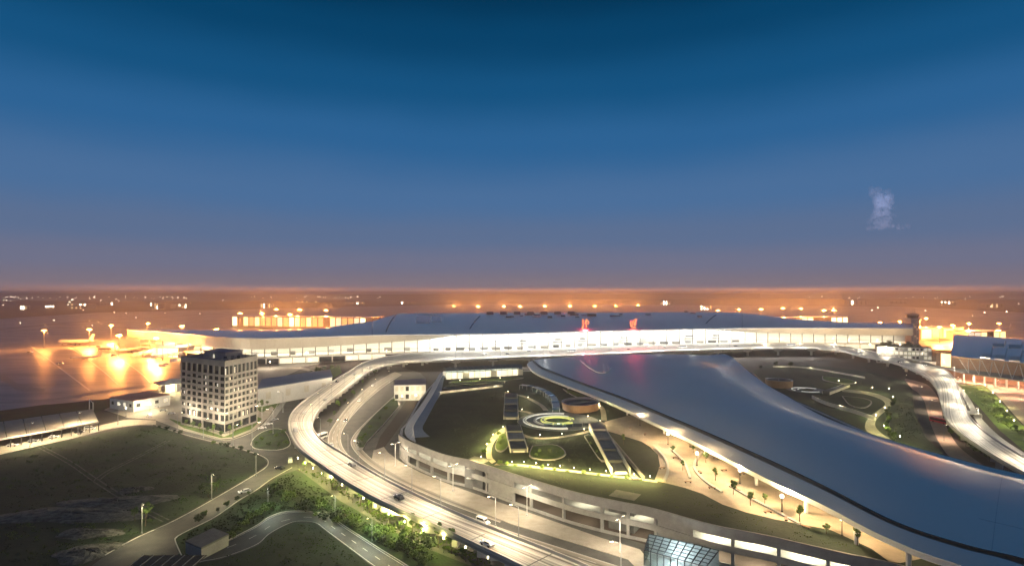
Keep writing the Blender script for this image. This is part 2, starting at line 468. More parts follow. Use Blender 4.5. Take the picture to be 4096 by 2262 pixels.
# near ground on the left
sheet('field', [(-160, 500), (-60, 452), (0, 453), (60, 441), (130, 427), (156, 425), (190, 437), (232, 447), (262, 456), (268, 462), (256, 472), (212, 497.5), (174, 518.5), (133, 537), (104, 553), (60, 580), (-80, 620)], 0.0, 'soil_field')
def rocky(name, cx, cy, rx, ry, seed):
    rnd = random.Random(seed); mb = MB(); c = at(cx, cy); n, rings = 26, 7
    prev = None
    ph = [rnd.uniform(0, 6.28) for _ in range(4)]
    for r in range(rings + 1):
        t = r / rings; ring = []
        for j in range(n):
            a = 2 * math.pi * j / n
            k = (1 + 0.22 * math.sin(2 * a + ph[0]) + 0.15 * math.sin(3 * a + ph[1]) + 0.1 * math.sin(5 * a + ph[2])) * (1 - t)
            z = 0.03 + (0.9 * (1 - (1 - t) ** 2) + rnd.uniform(-0.25, 0.35)) * (1 if 0 < r else 0)
            ring.append(mb.vert((c.x + rx * k * math.cos(a), c.y + ry * k * math.sin(a), max(z, 0.03))))
        if prev:
            for j in range(n): mb.f.append([prev[j], prev[(j + 1) % n], ring[(j + 1) % n], ring[j]])
        prev = ring
    return tag(mb.build(name, 'rubble'), kind='stuff')
rocky('rubble', 118, 502, 17, 9, 1)
rocky('rubble', 134, 489.5, 6, 4, 2)
rocky('rubble', 72, 514, 22, 10, 3)
rocky('rubble', 88, 533, 9, 5, 4)
rocky('rubble', 86, 552, 10, 6, 6)

for L in ([(40, 446), (70, 462), (96, 480), (128, 500), (150, 512), (166, 520)], [(96, 480), (110, 470), (140, 455), (168, 440)]):
    l_ = resample(crom([at(x, y) for x, y in L], 6), 40)
    for o_ in (-1.0, 1.0): struct('dirt_track_path', MB().ribbon(offset(l_, o_ - .3), offset(l_, o_ + .3), 0.03), 'rubble')
sheet('junction_road', [(156, 420), (198, 433.7), (221, 440), (233, 439.5), (256, 430.2), (270, 418), (280, 402), (300, 398), (296, 425), (300, 448), (310, 462), (300, 468), (272, 478), (256, 489.5), (238.4, 500), (215, 516.3), (186, 530.3), (176, 536), (174.5, 540), (180, 552), (150, 580), (60, 590), (104.7, 554.7), (133.8, 538.4), (174.5, 519.8), (212.8, 498.9), (256, 473.3), (268, 463), (262, 455), (232, 445.5), (190, 435), (156, 424.5)], 0.04, 'asphalt')
ra, rb = edges([(-40, 458), (0, 453.5), (60, 440), (110, 428), (140, 424), (156, 424.4)], [(-40, 449), (0, 446), (60, 434), (108, 423), (128, 419), (156, 419.8)], 40)
struct('service_road', MB().ribbon(ra, rb, 0.05), 'paving')
sheet('yard_pavement', [(80, 413), (100, 408), (128, 417), (156, 419), (181, 428.5), (197, 432.5), (221, 438.5), (232, 438), (255, 429), (268, 417), (279, 400), (300, 385), (330, 374), (300, 366), (250, 372), (170, 384), (120, 399)], 0.03, 'paving')
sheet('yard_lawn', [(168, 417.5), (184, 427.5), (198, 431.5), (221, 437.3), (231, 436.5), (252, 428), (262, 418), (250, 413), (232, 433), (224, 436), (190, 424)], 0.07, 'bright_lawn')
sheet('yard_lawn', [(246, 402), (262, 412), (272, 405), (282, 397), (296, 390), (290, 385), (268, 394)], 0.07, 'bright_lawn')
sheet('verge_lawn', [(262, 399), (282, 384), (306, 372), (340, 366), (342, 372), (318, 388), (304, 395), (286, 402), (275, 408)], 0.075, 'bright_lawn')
sheet('yard_road', [(250, 413), (263, 403), (285, 383), (312, 371), (300, 369), (270, 382), (248, 399), (240, 410)], 0.06, 'asphalt')
isl = resample(crom([at(x, y) for x, y in [(250.5, 444), (253, 438.5), (262, 431.5), (274, 428), (284, 430), (289.5, 438), (290, 445), (280, 449.5), (264, 449.5), (254, 448), (250.5, 444)]], 5), 36)[:-1]
tag(MB().prism(isl, 0.0, 0.18).build('traffic_island_kerb', 'kerb_stone'), kind='structure')
cis = sum(isl, Vector()) / len(isl)
isl2 = [cis + (p - cis) * 0.96 for p in isl]
sheet('island_lawn', None, 0.22, 'lawn', isl2)

# planted belt between the access road and the elevated road, and the lit bank under it
sheet('belt_lawn', [(176, 538), (186, 531.5), (215, 517.5), (238, 501.5), (256, 491), (272, 480), (292, 468), (310, 476), (342, 493.5), (384, 523), (448, 551), (480, 567), (520, 590), (410, 590), (378, 547), (342, 524), (330, 516), (314, 511.5), (287, 511), (270, 516), (256, 525.5), (224, 542), (190, 570), (178, 556)], 0.0, 'lawn')
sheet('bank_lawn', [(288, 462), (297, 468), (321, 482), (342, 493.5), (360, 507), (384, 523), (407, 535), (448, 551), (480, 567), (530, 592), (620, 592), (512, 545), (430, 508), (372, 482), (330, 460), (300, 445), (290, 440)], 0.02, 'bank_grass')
sheet('hollow_lawn', [(190, 566), (224, 552), (256, 545.4), (267.6, 535), (282.8, 525.6), (295.5, 521), (314, 522), (325.8, 530.3), (344.4, 544.2), (367.7, 561.7), (400, 590), (150, 600)], 0.01, 'roof_lawn')
la, lb = edges([(180, 572), (204, 554), (224.5, 542), (256, 525.6), (270, 516.3), (287.4, 511), (314, 511.7), (330.4, 516.3), (342, 524.4), (358.4, 535), (378, 547.7), (402.5, 562.8), (440, 586)],
               [(170, 592), (192, 565), (222, 558), (256, 545.4), (267.6, 535), (282.8, 525.6), (295.5, 521), (314, 522), (325.8, 530.3), (344.4, 544.2), (367.7, 561.7), (385, 574), (405, 590)], 90)
curve_road = struct('curved_road', MB().ribbon(la, lb, 0.06), 'asphalt_new')
def line_between(a, b, t, w=0.2, z=0.03, dash=None, name='lane_marking', parent=None, m='line_paint', joined=True):
    """paint along a strip at fraction t of its width"""
    mid = resample([p.lerp(q, t) for p, q in zip(a, b)], step=1.5)
    l, r = offset(mid, -w / 2), offset(mid, w / 2)
    mb = MB(); k = 0
    while k < len(mid) - 1:
        n = dash[0] if dash else len(mid) - 1
        e = min(k + n, len(mid) - 1)
        mb.ribbon(l[k:e + 1], r[k:e + 1], z)
        k = e + (dash[1] if dash else 1)
    return mb.build(name, m, parent)
line_between(la, lb, 0.06, 0.18, 0.09, parent=curve_road)
line_between(la, lb, 0.94, 0.22, 0.09, parent=curve_road)
line_between(la, lb, 0.5, 0.2, 0.09, dash=(2, 3), parent=curve_road)
def kerb(name, pts, w=0.35, h=0.16):
    l, r = offset(pts, -w / 2), offset(pts, w / 2)
    return struct(name, MB().ribbon(l, r, h, thick=h - 0.01), 'kerb_stone')
def px_line(L, z=0.0, step=2.0):
    return resample(crom([at(x, y, z) for x, y in L], 6), step=step)
kerb('kerb', px_line([(104.7, 554.7), (133.8, 538.4), (174.5, 519.8), (212.8, 498.9), (256, 473.3), (268, 463.5), (262, 455.5), (232, 446), (190, 435.5), (156, 425)]))
kerb('kerb', px_line([(182, 556), (175.2, 540), (177, 536), (187, 530.3), (215, 516.3), (238.4, 500), (256, 489.5), (272, 478), (292, 467)]))
kerb('kerb', px_line([(156, 419.5), (181, 428.8), (197.7, 433.3), (221, 439.3), (232.6, 438.8), (255, 429.8), (269, 417.5), (279, 401.5)]))
kerb('kerb', px_line([(0, 453.8), (60, 440.5), (110, 428.5), (138, 424.6), (153, 425)]))
kerb('kerb', [p.copy() for p in offset(la, -0.3)])
sheet('pavement_left', [(258, 430), (276, 416), (290, 396), (330, 377), (300, 386), (284, 398), (272, 412)], 0.09, 'concrete')

# ground inside the loop: arrivals road, forecourt pavement
sheet('arrivals_road', [(300, 470), (296, 440), (300, 415), (318, 396), (340, 382), (372, 366), (400, 366), (420, 372), (426, 378), (405, 402), (392, 420), (380, 436), (372, 458), (406, 480), (459.5, 502.3), (512, 523.3), (581.8, 544.2), (628, 558.2), (690, 578), (560, 600), (420, 545), (340, 500)], 0.03, 'asphalt')
a1, b1 = edges([(395, 371), (372, 384), (350, 403), (334, 424), (328, 436), (330, 449), (344, 463), (372, 481), (410, 502), (450, 519), (512, 543), (580, 567), (620, 581)],
               [(402, 374), (384, 386), (362, 405), (346, 424), (341, 437), (345, 450), (360, 463), (384, 476), (420, 494), (460, 512), (512, 531), (580, 553), (640, 572)], 110)
arr = struct('lower_road', MB().ribbon(a1, b1, 0.07), 'trail_streak_road')
for t in (0.04, 0.96): line_between(a1, b1, t, 0.2, 0.10, parent=arr)
line_between(a1, b1, 0.36, 0.18, 0.10, dash=(4, 6), parent=arr)
line_between(a1, b1, 0.68, 0.18, 0.10, dash=(4, 6), parent=arr)
a2, b2 = edges([(412, 380), (398, 392), (380, 408), (362, 425), (352, 437), (352, 447), (366, 462), (392, 478), (440, 500), (500, 522)],
               [(416, 382), (404, 393), (388, 409), (372, 425), (360, 438), (360, 446), (374, 460), (398, 474), (446, 496), (504, 518)], 70)
ram = struct('ramp_road', MB().ribbon(a2, b2, 0.12), 'trail_streak_road')
for t in (0.05, 0.95): line_between(a2, b2, t, 0.2, 0.14, parent=ram)
# planted median between the two roads
med = [at(x, y) for x, y in [(357, 450), (354.5, 440), (360, 430), (376, 413), (392, 398), (398, 397), (400, 405), (384, 424), (366, 443), (362, 450)]]
tag(MB().prism(med, 0.0, 0.5).build('planted_median_kerb', 'concrete'), kind='structure')
cm = sum(med, Vector()) / len(med)
sheet('median_lawn', None, 0.56, 'lawn', [cm + (p - cm) * 0.93 for p in med])
fore = [at(x, y) for x, y in [(373.5, 450), (384, 446.5), (388, 452), (400, 461), (420, 472), (452, 485), (480, 495), (520, 509), (560, 523), (600, 537), (640, 549), (652, 564), (640, 571), (628, 558.8), (581.8, 544.8), (512, 523.8), (459.5, 502.8), (406, 480.5), (380, 465), (372, 458)]]
struct('forecourt_pavement', MB().prism(fore, 0.0, 0.17), 'paving')
sheet('forecourt_road', [(385, 446), (396, 431), (408, 415), (424, 398), (440, 378), (452, 374), (446, 400), (410, 445), (420, 465), (452, 478), (480, 488), (520, 502), (560, 516), (600, 530), (700, 560), (900, 590), (700, 592), (640, 549), (600, 537), (560, 523), (520, 509), (480, 495), (452, 485), (420, 472), (400, 461), (388, 452)], 0.05, 'asphalt')

# ------------------------------------------------------------------ elevated road
ev = thing('elevated_road', 'pale curving elevated road looping from the front edge up to the terminal', 'viaduct', at(330, 440))
Z9 = 9.0
oa, ob = edges([(575, 597, 5.8), (540, 577, 6), (512, 562.8, 6), (465.4, 540.7, 6.3), (430.5, 524.4, 6.7), (401.4, 511.7, 7), (372.3, 497.7, 7.5), (344.4, 481.4, 8), (318.8, 464, 8.5), (296.7, 446.5, 9), (288.5, 428, 9), (290, 416, 9), (298.7, 405, 9), (315, 393, 9), (331.5, 382, 9), (348.4, 371.4, 9), (363.3, 362.5, 9), (380, 357.5, 9), (400, 354.5, 9), (420, 352.6, 9)],
               [(660, 597, 5.8), (600, 572, 6), (560, 555, 6), (512, 536, 6.3), (470, 519, 6.7), (436, 504, 7), (402, 488, 7.5), (372, 472, 8), (344, 454, 8.5), (322, 440, 9), (313, 427, 9), (315.6, 416, 9), (324.6, 405, 9), (340.5, 393, 9), (355, 382, 9), (367, 372.4, 9), (380, 366.4, 9), (400, 362.5, 9), (415, 361.5, 9), (432, 361, 9)], 150)
ra_, rb_ = edges([(818, 342.3, 9), (845, 345.8, 9), (867, 350, 9), (897, 357, 9), (925, 362, 9), (946, 370.4, 9), (955, 379.3, 9), (958.5, 388, 9), (963, 399.2, 8.8), (970.4, 417, 8.4), (989, 434.9, 8), (1024, 457, 7.6), (1080, 488, 7), (1190, 548, 6.5)],
                 [(818, 348.6, 9), (841.6, 350.5, 9), (860, 355.5, 9), (891, 361.8, 9), (912, 369.4, 9), (927, 377.4, 9), (935, 386.3, 9), (938, 393, 9), (940, 400, 8.8), (945, 417, 8.4), (958.7, 432.6, 8), (1000, 460, 7.6), (1050, 488, 7), (1150, 548, 6.5)], 98)
def deck(a, b, name='deck', m='trail_streak_deck'):
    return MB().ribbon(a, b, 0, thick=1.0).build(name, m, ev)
def parapet(line, side):
    l, r = offset(line, -0.18), offset(line, 0.18)
    return MB().ribbon(l, r, 0.95, thick=2.0).build('parapet', 'concrete_pale', ev)
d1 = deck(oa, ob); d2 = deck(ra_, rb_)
parapet(offset(oa, 0.2), 0); parapet(offset(ob[:132], -0.2), 0)
parapet(offset(ra_[8:], 0.2), 0); parapet(offset(rb_[4:], -0.2), 0)
for A, B, dk in ((oa, ob, d1), (ra_, rb_, d2)):
    for t in (0.07, 0.93): line_between(A, B, t, 0.2, 0.02, parent=dk)
    for t in (0.36, 0.64): line_between(A, B, t, 0.18, 0.02, dash=(4, 6), parent=dk)
for A, B, dk in ((oa, ob, d1), (ra_, rb_, d2)):
    for k in range(7, len(A) - 2, 6):
        c = (A[k] + B[k]) / 2; tg = ((A[k + 1] + B[k + 1]) / 2 - (A[k - 1] + B[k - 1]) / 2).normalized(); sd = Vector((tg.y, -tg.x, 0))
        hw = abs((A[k] - B[k]).dot(sd)) / 2 - 0.3
        MB().bar(c - sd * hw + Vector((0, 0, 0.012)), c + sd * hw + Vector((0, 0, 0.012)), 0.35, 0.03).build('expansion_joint', 'concrete_dark', dk)
# wide drop-off deck in front of the hall
na = resample(crom([at(x, y, 9) for x, y in [(432, 361), (470, 359.5), (512, 357.6), (560, 356), (620, 353.5), (690, 350.5), (768, 348.6), (818, 348.6)]], 6), 60)
EAVE = [(127, 329.6), (160, 331.4), (189, 333.6), (209, 335.6), (256, 337.6), (320, 336.2), (372, 334.6), (430, 333.9), (512, 333), (570, 331.2), (621, 329.9), (700, 328.3), (768, 327.4), (830, 327.4), (913, 327.7)]
EZ = 30.4
eave_w = crom([at(x, y, EZ) for x, y in EAVE], 8)
def along(poly, k=None):
    return poly
def eave_at(x):
    """front eave point in image column x"""
    best = None
    for p, q in zip(eave_w, eave_w[1:]):
        xp, xq = 512 + p.x / p.y * FOC, 512 + q.x / q.y * FOC
        if xp <= x <= xq:
            return p.lerp(q, (x - xp) / max(xq - xp, 1e-6))
    return eave_w[0] if x < 200 else eave_w[-1]
def glass_at(x, z, back=12.0):
    p = eave_at(x); d = p.y + back
    return Vector(((x - 512) * d / FOC, d, z))
fa = [glass_at(512 + p.x / p.y * FOC, 9.0, 13.5) for p in na]
fa[0] = at(420, 352.6, 9)
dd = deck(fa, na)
parapet(offset(na, -0.2), 0)
for t in (0.3, 0.55, 0.8): line_between(fa, na, t, 0.2, 0.02, dash=(4, 6), parent=dd)
MB().ribbon([fa[k].lerp(na[k], 0.12) for k in range(60)], [fa[k].lerp(na[k], 0.24) for k in range(60)], 0.18, thick=0.17).build('kerb_island', 'concrete_pale', dd)
# spur to the second terminal
sa, sb = edges([(900, 356.5, 9), (925, 360, 9), (950, 363, 9), (968, 365, 9)], [(912, 362.5, 9), (935, 365.5, 9), (953, 367.6, 9), (970, 368.6, 9)], 16)
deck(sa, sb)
# piers
def pier(c, w, ang, z):
    mb = MB(); mb.box((c.x, c.y, z / 2 - 1.6), (2.0, 2.4, z - 3.2), ang)
    mb.box((c.x, c.y, z - 2.25), (w * 0.8, 2.2, 1.8), ang)
    mb.box((c.x, c.y, z - 3.4), (w * 0.5, 2.0, 0.6), ang)
    mb.build('pier', 'concrete_pale', ev)
for A, B, ks in ((oa, ob, range(4, 150, 6)), (ra_, rb_, range(4, 90, 6))):
    for k in ks:
        c = (A[k] + B[k]) / 2; w = (A[k] - B[k]).length; dv = A[k] - B[k]
        pier(c, w, math.atan2(dv.y, dv.x), c.z)
for k in range(3, 60, 5):
    for t in (0.35, 0.9):
        c = fa[k].lerp(na[k], t); pier(c, 12, 0.0, 9.0)

# ------------------------------------------------------------------ main terminal
tm = thing('terminal', 'long white airport terminal with glowing glass front and sweeping grey roof', 'terminal', eave_at(512) * 1 - Vector((0, 0, EZ)))
ROOF = [(127, 328.7, 775), (189, 329.2, 740), (256, 329.6, 720), (320, 327.7, 740), (372, 320.7, 800), (386, 316.7, 850), (400, 312.8, 905), (450, 312.6, 915), (512, 312.3, 920), (600, 312.0, 930), (690, 311.4, 940), (742, 312.2, 925), (768, 315.3, 900), (795, 318.7, 885), (850, 322, 870), (913, 323, 860)]
def roof_back(x):
    for (x0, y0, d0), (x1, y1, d1) in zip(ROOF, ROOF[1:]):
        if x0 <= x <= x1:
            t = (x - x0) / (x1 - x0); y, d = y0 + (y1 - y0) * t, d0 + (d1 - d0) * t
            return Vector(((x - 512) * d / FOC, d, CAM_H - d * (y - HOR) / FOC))
def roof_pt(x, t):
    f, b = eave_at(x), roof_back(x)
    p = f.lerp(b, t); p.z += 3.2 * math.sin(math.pi * t) * min(1.0, (b.y - f.y) / 180.0)
    return p
xs = [127 + (913 - 127) * k / 130 for k in range(131)]
def roof_patch(x0, x1, t0, t1, nx, nt, dz=0.0):
    mb = MB(); idx = []
    for i in range(nx + 1):
        x = x0 + (x1 - x0) * i / nx
        idx.append([mb.vert(roof_pt(x, t0 + (t1 - t0) * j / nt) + Vector((0, 0, dz))) for j in range(nt + 1)])
    for i in range(nx):
        for j in range(nt):
            mb.f.append([idx[i][j], idx[i + 1][j], idx[i + 1][j + 1], idx[i][j + 1]])
    return mb
roof = roof_patch(127, 372, 0, 1, 40, 8).build('roof', 'roof_metal', tm, smooth=True)
roof2 = roof_patch(372.4, 742, 0, 1, 60, 10).build('roof', 'roof_metal', tm, smooth=True)
roof3 = roof_patch(742.4, 913, 0, 1, 30, 8).build('roof', 'roof_metal', tm, smooth=True)
# eave band and underside
mbe = MB(); mbu = MB()
for x0, x1 in zip(xs, xs[1:]):
    p, q = eave_at(x0), eave_at(x1)
    o = Vector((0, -0.05, 0)); dn = Vector((0, 0, -1.1))
    mbe.poly([p + o + dn, q + o + dn, q + o + Vector((0, 0, 0.1)), p + o + Vector((0, 0, 0.1))])
mbe.build('eave_band', 'white_metal', tm)
SOFF = [(127, 19), (209, 17), (256, 17), (320, 18), (372, 19.7), (430, 23.6), (452, 27.5), (480, 29.2), (690, 29.2), (722, 27), (745, 24), (768, 22.4), (823, 20.7), (880, 19.3), (913, 19)]
def soff(x):
    for (x0, z0), (x1, z1) in zip(SOFF, SOFF[1:]):
        if x0 <= x <= x1: return z0 + (z1 - z0) * (x - x0) / (x1 - x0)
    return 19
# sloping fascia panels between the eave and the glass
xf = [127 + (913 - 127) * k / 90 for k in range(91)]
for x0, x1 in zip(xf, xf[1:]):
    mb = MB(); g_ = 0.05
    a_, b_ = x0 + g_, x1 - g_
    mb.poly([glass_at(a_, soff(a_)), glass_at(b_, soff(b_)), eave_at(b_) + Vector((0, 0.1, -1.1)), eave_at(a_) + Vector((0, 0.1, -1.1))])
    mb.build('fascia_panel', 'soffit', tm)
def strip(name, m, x0, x1, za, zb, back, n=40, parent=None):
    mb = MB()
    for k in range(n):
        a_, b_ = x0 + (x1 - x0) * k / n, x0 + (x1 - x0) * (k + 1) / n
        f1, f2 = (za(a_), za(b_)) if callable(za) else (za, za); g1, g2 = (zb(a_), zb(b_)) if callable(zb) else (zb, zb)
        mb.poly([glass_at(a_, f1, back), glass_at(b_, f2, back), glass_at(b_, g2, back), glass_at(a_, g1, back)])
    return mb.build(name, m, parent or tm)
def slab_strip(name, m, x0, x1, z, b0, b1, th, n=40):
    mb = MB(); A = [glass_at(x0 + (x1 - x0) * k / n, z, b0) for k in range(n + 1)]; B = [glass_at(x0 + (x1 - x0) * k / n, z, b1) for k in range(n + 1)]
    return mb.ribbon(B, A, 0, thick=th).build(name, m, tm)
strip('interior_wall', 'interior_white', 140, 905, 0.5, lambda x: soff(x) + 0.0, 46)
slab_strip('upper_floor', 'interior_floor', 140, 905, 8.9, 12.2, 46, 1.2)
slab_strip('ceiling', 'interior_white', 420, 745, 28.6, 12.5, 46, 0.3)
# glass front: bays with a pane above and below the transom
def bay_row(x0, x1, n, zlo, zsplit):
    for k in range(n):
        a_, b_ = x0 + (x1 - x0) * k / n, x0 + (x1 - x0) * (k + 1) / n
        m_ = 0.12
        for lo, hi in ((lambda x: zlo, lambda x: zsplit - 0.15), (lambda x: zsplit + 0.15, lambda x: soff(x) - 0.1)):
            MB().poly([glass_at(a_ + m_, lo(a_)), glass_at(b_ - m_, lo(b_)), glass_at(b_ - m_, hi(b_)), glass_at(a_ + m_, hi(a_))]).build('pane', 'clear_glass', tm)
        p = glass_at(a_, zlo); q = glass_at(a_, soff(a_))
        MB().bar(p, q, 0.8, 0.9).build('mullion', 'mullion', tm)
    A = [glass_at(x0 + (x1 - x0) * k / 30, zsplit, 11.9) for k in range(31)]
    mbt = MB()
    for p, q in zip(A, A[1:]): mbt.bar(p, q, 0.3, 0.3)
    mbt.build('transom', 'grey_metal', tm)
bay_row(150, 430, 22, 8.4, 13.0)
bay_row(430, 745, 24, 9.2, 15.0)
bay_row(745, 905, 14, 8.6, 13.0)
# lower storey of the wings: slab edge, columns, partly lit rooms
for x0, x1, n in ((160, 425, 20), (770, 905, 9)):
    slab_strip('lower_slab', 'concrete_pale', x0, x1, 8.3, 8.0, 30, 1.4)
    for k in range(n + 1):
        x = x0 + (x1 - x0) * k / n
        p = glass_at(x, 0, 10)
        MB().box((p.x, p.y, 3.4), (1.0, 1.0, 6.8)).build('column', 'concrete_pale', tm)
        if k < n:
            xa, xb = x + 0.6, x + (x1 - x0) / n - 0.6
            lit = (k * 7 + 3) % 5 in (0, 1, 3)
            MB().poly([glass_at(xa, 0.3, 17), glass_at(xb, 0.3, 17), glass_at(xb, 6.8, 17), glass_at(xa, 6.8, 17)]).build('window', 'lit_window' if lit else 'window_dark', tm)
strip('lower_wall', 'concrete', 425, 770, 0, 7.6, 20)
for k in range(23):
    xa = 428 + k * 14.8
    MB().poly([glass_at(xa, 0.8, 19.6), glass_at(xa + 11, 0.8, 19.6), glass_at(xa + 11, 6.2, 19.6), glass_at(xa, 6.2, 19.6)]).build('window', 'lit_window' if k % 4 != 2 else 'window_dark', tm)
# check-in islands, shop boxes and gate screens inside the hall
rnd = random.Random(4)
for k in range(26):
    x = 436 + k * 12.0
    c = glass_at(x, 9, rnd.uniform(20, 30))
    MB().box((c.x, c.y, 9 + 1.6), (rnd.uniform(6, 11), 3, 3.2)).build('check_in_island', rnd.choice(['mullion', 'grey_metal', 'office_wall']), tm)
for k in range(14):
    x = 160 + k * 19.0
    c = glass_at(x, 9, rnd.uniform(22, 34)); MB().box((c.x, c.y, 8.9 + 2), (rnd.uniform(5, 9), 3, 4)).build('gate_counter', rnd.choice(['mullion', 'grey_metal']), tm)
for k in range(9):
    x = 460 + k * 32 + rnd.uniform(-6, 6)
    c = glass_at(x, 9, 40); MB().box((c.x, c.y, 9 + 5.5), (rnd.uniform(10, 18), 4, 0.8)).box((c.x, c.y, 9 + 9.0), (rnd.uniform(6, 12), 3, 2.0)).build('hanging_screen', rnd.choice(['mullion', 'grey_metal']), tm)
# hall lighting
for k in range(18):
    x = 436 + k * 18
    c = glass_at(x, 27.9, 29)
    lamp(tm, 'hall_light', c, 17000, WHITE, 'AREA', size=(22, 26), local=False)
for k in range(16):
    x = 165 + k * 17
    c = glass_at(x, soff(x) - 0.8, 28); lamp(tm, 'hall_light', c, 9000, (1.0, 0.86, 0.60), 'AREA', size=(18, 20), local=False)
for k in range(9):
    x = 755 + k * 17.5
    c = glass_at(x, soff(x) - 0.8, 28); lamp(tm, 'hall_light', c, 10000, (1.0, 0.86, 0.60), 'AREA', size=(18, 20), local=False)
for k in range(18):
    x = 432 + k * 18.5
    c = glass_at(x, 7.4, 2); lamp(tm, 'under_deck_light', c, 6000, (1.0, 0.86, 0.52), 'AREA', size=(14, 3), local=False)
# roof lights and plant
def roof_box(x, t, sx, sy, sz, name, m):
    p = roof_pt(x, t)
    return MB().box((p.x, p.y, p.z + sz / 2 - 0.6), (sx, sy, sz), 0.0, 0.9).build(name, m, roof2)
for k in range(7): roof_box(490 + k * 13.5, 0.86, 11, 9, 4.5, 'roof_light', 'purple_roof')
rnd = random.Random(11)
for k in range(26): roof_box(rnd.uniform(500, 700), rnd.uniform(0.55, 0.97), rnd.uniform(4, 14), rnd.uniform(3, 7), rnd.uniform(1.5, 3.2), 'roof_plant', rnd.choice(['purple_roof', 'grey_metal', 'dark_metal', 'concrete_dark']))
for x, t0, t1 in ((386, 0.1, 0.95), (470, 0.15, 0.7), (706, 0.2, 0.7)):
    mbk = MB()
    for j in range(10):
        mbk.bar(roof_pt(x + j, t0 + (t1 - t0) * j / 10) + Vector((0, 0, 0.3)), roof_pt(x + j + 1, t0 + (t1 - t0) * (j + 1) / 10) + Vector((0, 0, 0.3)), 1.2, 0.8)
    mbk.build('roof_rib', 'dark_metal', roof2)
roof_patch(416, 430, 0.35, 0.75, 6, 4, 0.35).build('roof_window', 'window_dark', roof2)
roof_patch(432, 441, 0.4, 0.7, 5, 4, 0.38).build('roof_window', 'window_dark', roof2)
roof_patch(424, 436, 0.76, 0.84, 5, 3, 0.4).build('roof_window', 'white_metal', roof2)

# ------------------------------------------------------------------ transit hall with the swooping roof
th = thing('transit_hall', 'huge smooth blue grey swooping roof over the transit hall and plaza', 'hall', at(760, 440, 11))
ST = [ # left rim, seam, crest, right rim: image column, row, height
    ((527, 363, 14.5), (533, 359.2, 16), (690, 354, 19), (724, 353.2, 18)),
    ((534, 371, 14.6), (541, 366, 16.4), (695, 355, 19.3), (730, 355.6, 17)),
    ((552, 379.3, 15), (554, 371.5, 17), (701, 357.5, 19.5), (736, 359.8, 16.6)),
    ((581.6, 390.3, 15.5), (581.5, 382, 17.5), (710.8, 364.4, 20), (750.5, 372.4, 16.6)),
    ((611.4, 402.2, 16), (621, 396, 18), (725.7, 375.4, 20.5), (768, 385, 17)),
    ((650, 420, 16.5), (665, 414, 18.5), (742, 386, 21), (788, 396, 17.5)),
    ((696, 441.7, 17), (715, 435, 19), (768, 401.2, 21.5), (808, 408, 18)),
    ((762, 475.5, 18), (768, 458.5, 20), (802, 414.5, 22), (833, 420, 18.5)),
    ((819, 502, 18.5), (826, 486, 20.5), (850, 430, 22), (875, 434.9, 19)),
    ((869, 528, 19), (896, 521, 21), (912, 449, 21.6), (932, 451.5, 19.4)),
    ((919, 550, 19.5), (965.7, 544, 21.5), (978, 468, 21.2), (989, 466.3, 19.8)),
    ((965.7, 565.5, 20), (1024, 558, 22), (1035, 482, 21.4), (1045, 479, 20)),
    ((1030, 592, 20), (1090, 582, 22), (1110, 500, 21.6), (1130, 500, 20)),
    ((1130, 640, 20), (1210, 626, 22), (1235, 540, 21.6), (1262, 540, 20)),
    ((1320, 740, 20), (1420, 715, 22), (1450, 610, 21.6), (1490, 610, 20)),
]
rows = [[at(*p) for p in s_] for s_ in ST]
prof_cols = []
def hall_row(r):
    L, S, C, Rr = r
    out = []
    for j in range(4): out.append(L.lerp(S, j / 4) + Vector((0, 0, 0.25 * math.sin(math.pi * j / 4))))
    for j in range(13):
        t = j / 12; p = S.lerp(C, t); w = (C - S).length
        p.z += min(2.4, w * 0.02) * math.sin(math.pi * t); out.append(p)
    for j in range(1, 7):
        t = j / 6; p = C.lerp(Rr, t); p.z -= 0.9 * math.sin(math.pi * t); out.append(p)
    return out
prof = [hall_row(r) for r in rows]
cols = list(zip(*prof))
cols = [crom(list(c), 7) for c in cols]
nst = len(cols[0])
def hall_mesh(c0, c1, off):
    mb = MB(); idx = [[mb.vert(cols[c][k] + off) for c in range(c0, c1 + 1)] for k in range(nst)]
    for k in range(nst - 1):
        for c in range(c1 - c0):
            mb.f.append([idx[k][c], idx[k + 1][c], idx[k + 1][c + 1], idx[k][c + 1]])
    return mb
hr = hall_mesh(4, len(cols) - 1, Vector((0, 0, 0))).build('roof', 'hall_roof', th, smooth=True)
hl = hall_mesh(0, 3, Vector((0, 0, -0.12))).build('roof_brim', 'hall_roof', th, smooth=True)
und = MB(); Ncol = len(cols)
ui = [[und.vert(cols[c][k] + Vector((0, 0, -1.6))) for c in range(0, Ncol)] for k in range(nst)]
for k in range(nst - 1):
    for c in range(Ncol - 1): und.f.append([ui[k][c], ui[k][c + 1], ui[k + 1][c + 1], ui[k + 1][c]])
und.build('underside', 'soffit', th, smooth=True)
def rim_strip(c, name, m, lo=-1.6, hi=0.06, out=0.0):
    mb = MB(); L = cols[c]
    for p, q in zip(L, L[1:]): mb.poly([p + Vector((0, 0, lo)), q + Vector((0, 0, lo)), q + Vector((0, 0, hi)), p + Vector((0, 0, hi))])
    return mb.build(name, m, th)
rim_strip(0, 'rim', 'white_metal', hi=-0.1); rim_strip(Ncol - 1, 'rim', 'white_metal', hi=0.05)
for k0 in (0, nst - 1):
    mb = MB()
    for c in range(Ncol - 1): mb.poly([cols[c][k0] + Vector((0, 0, -1.6)), cols[c + 1][k0] + Vector((0, 0, -1.6)), cols[c + 1][k0] + Vector((0, 0, -0.14)), cols[c][k0] + Vector((0, 0, -0.14))])
    mb.build('rim', 'white_metal', th)
sm = MB()
for p, q in zip(cols[3], cols[4]): pass
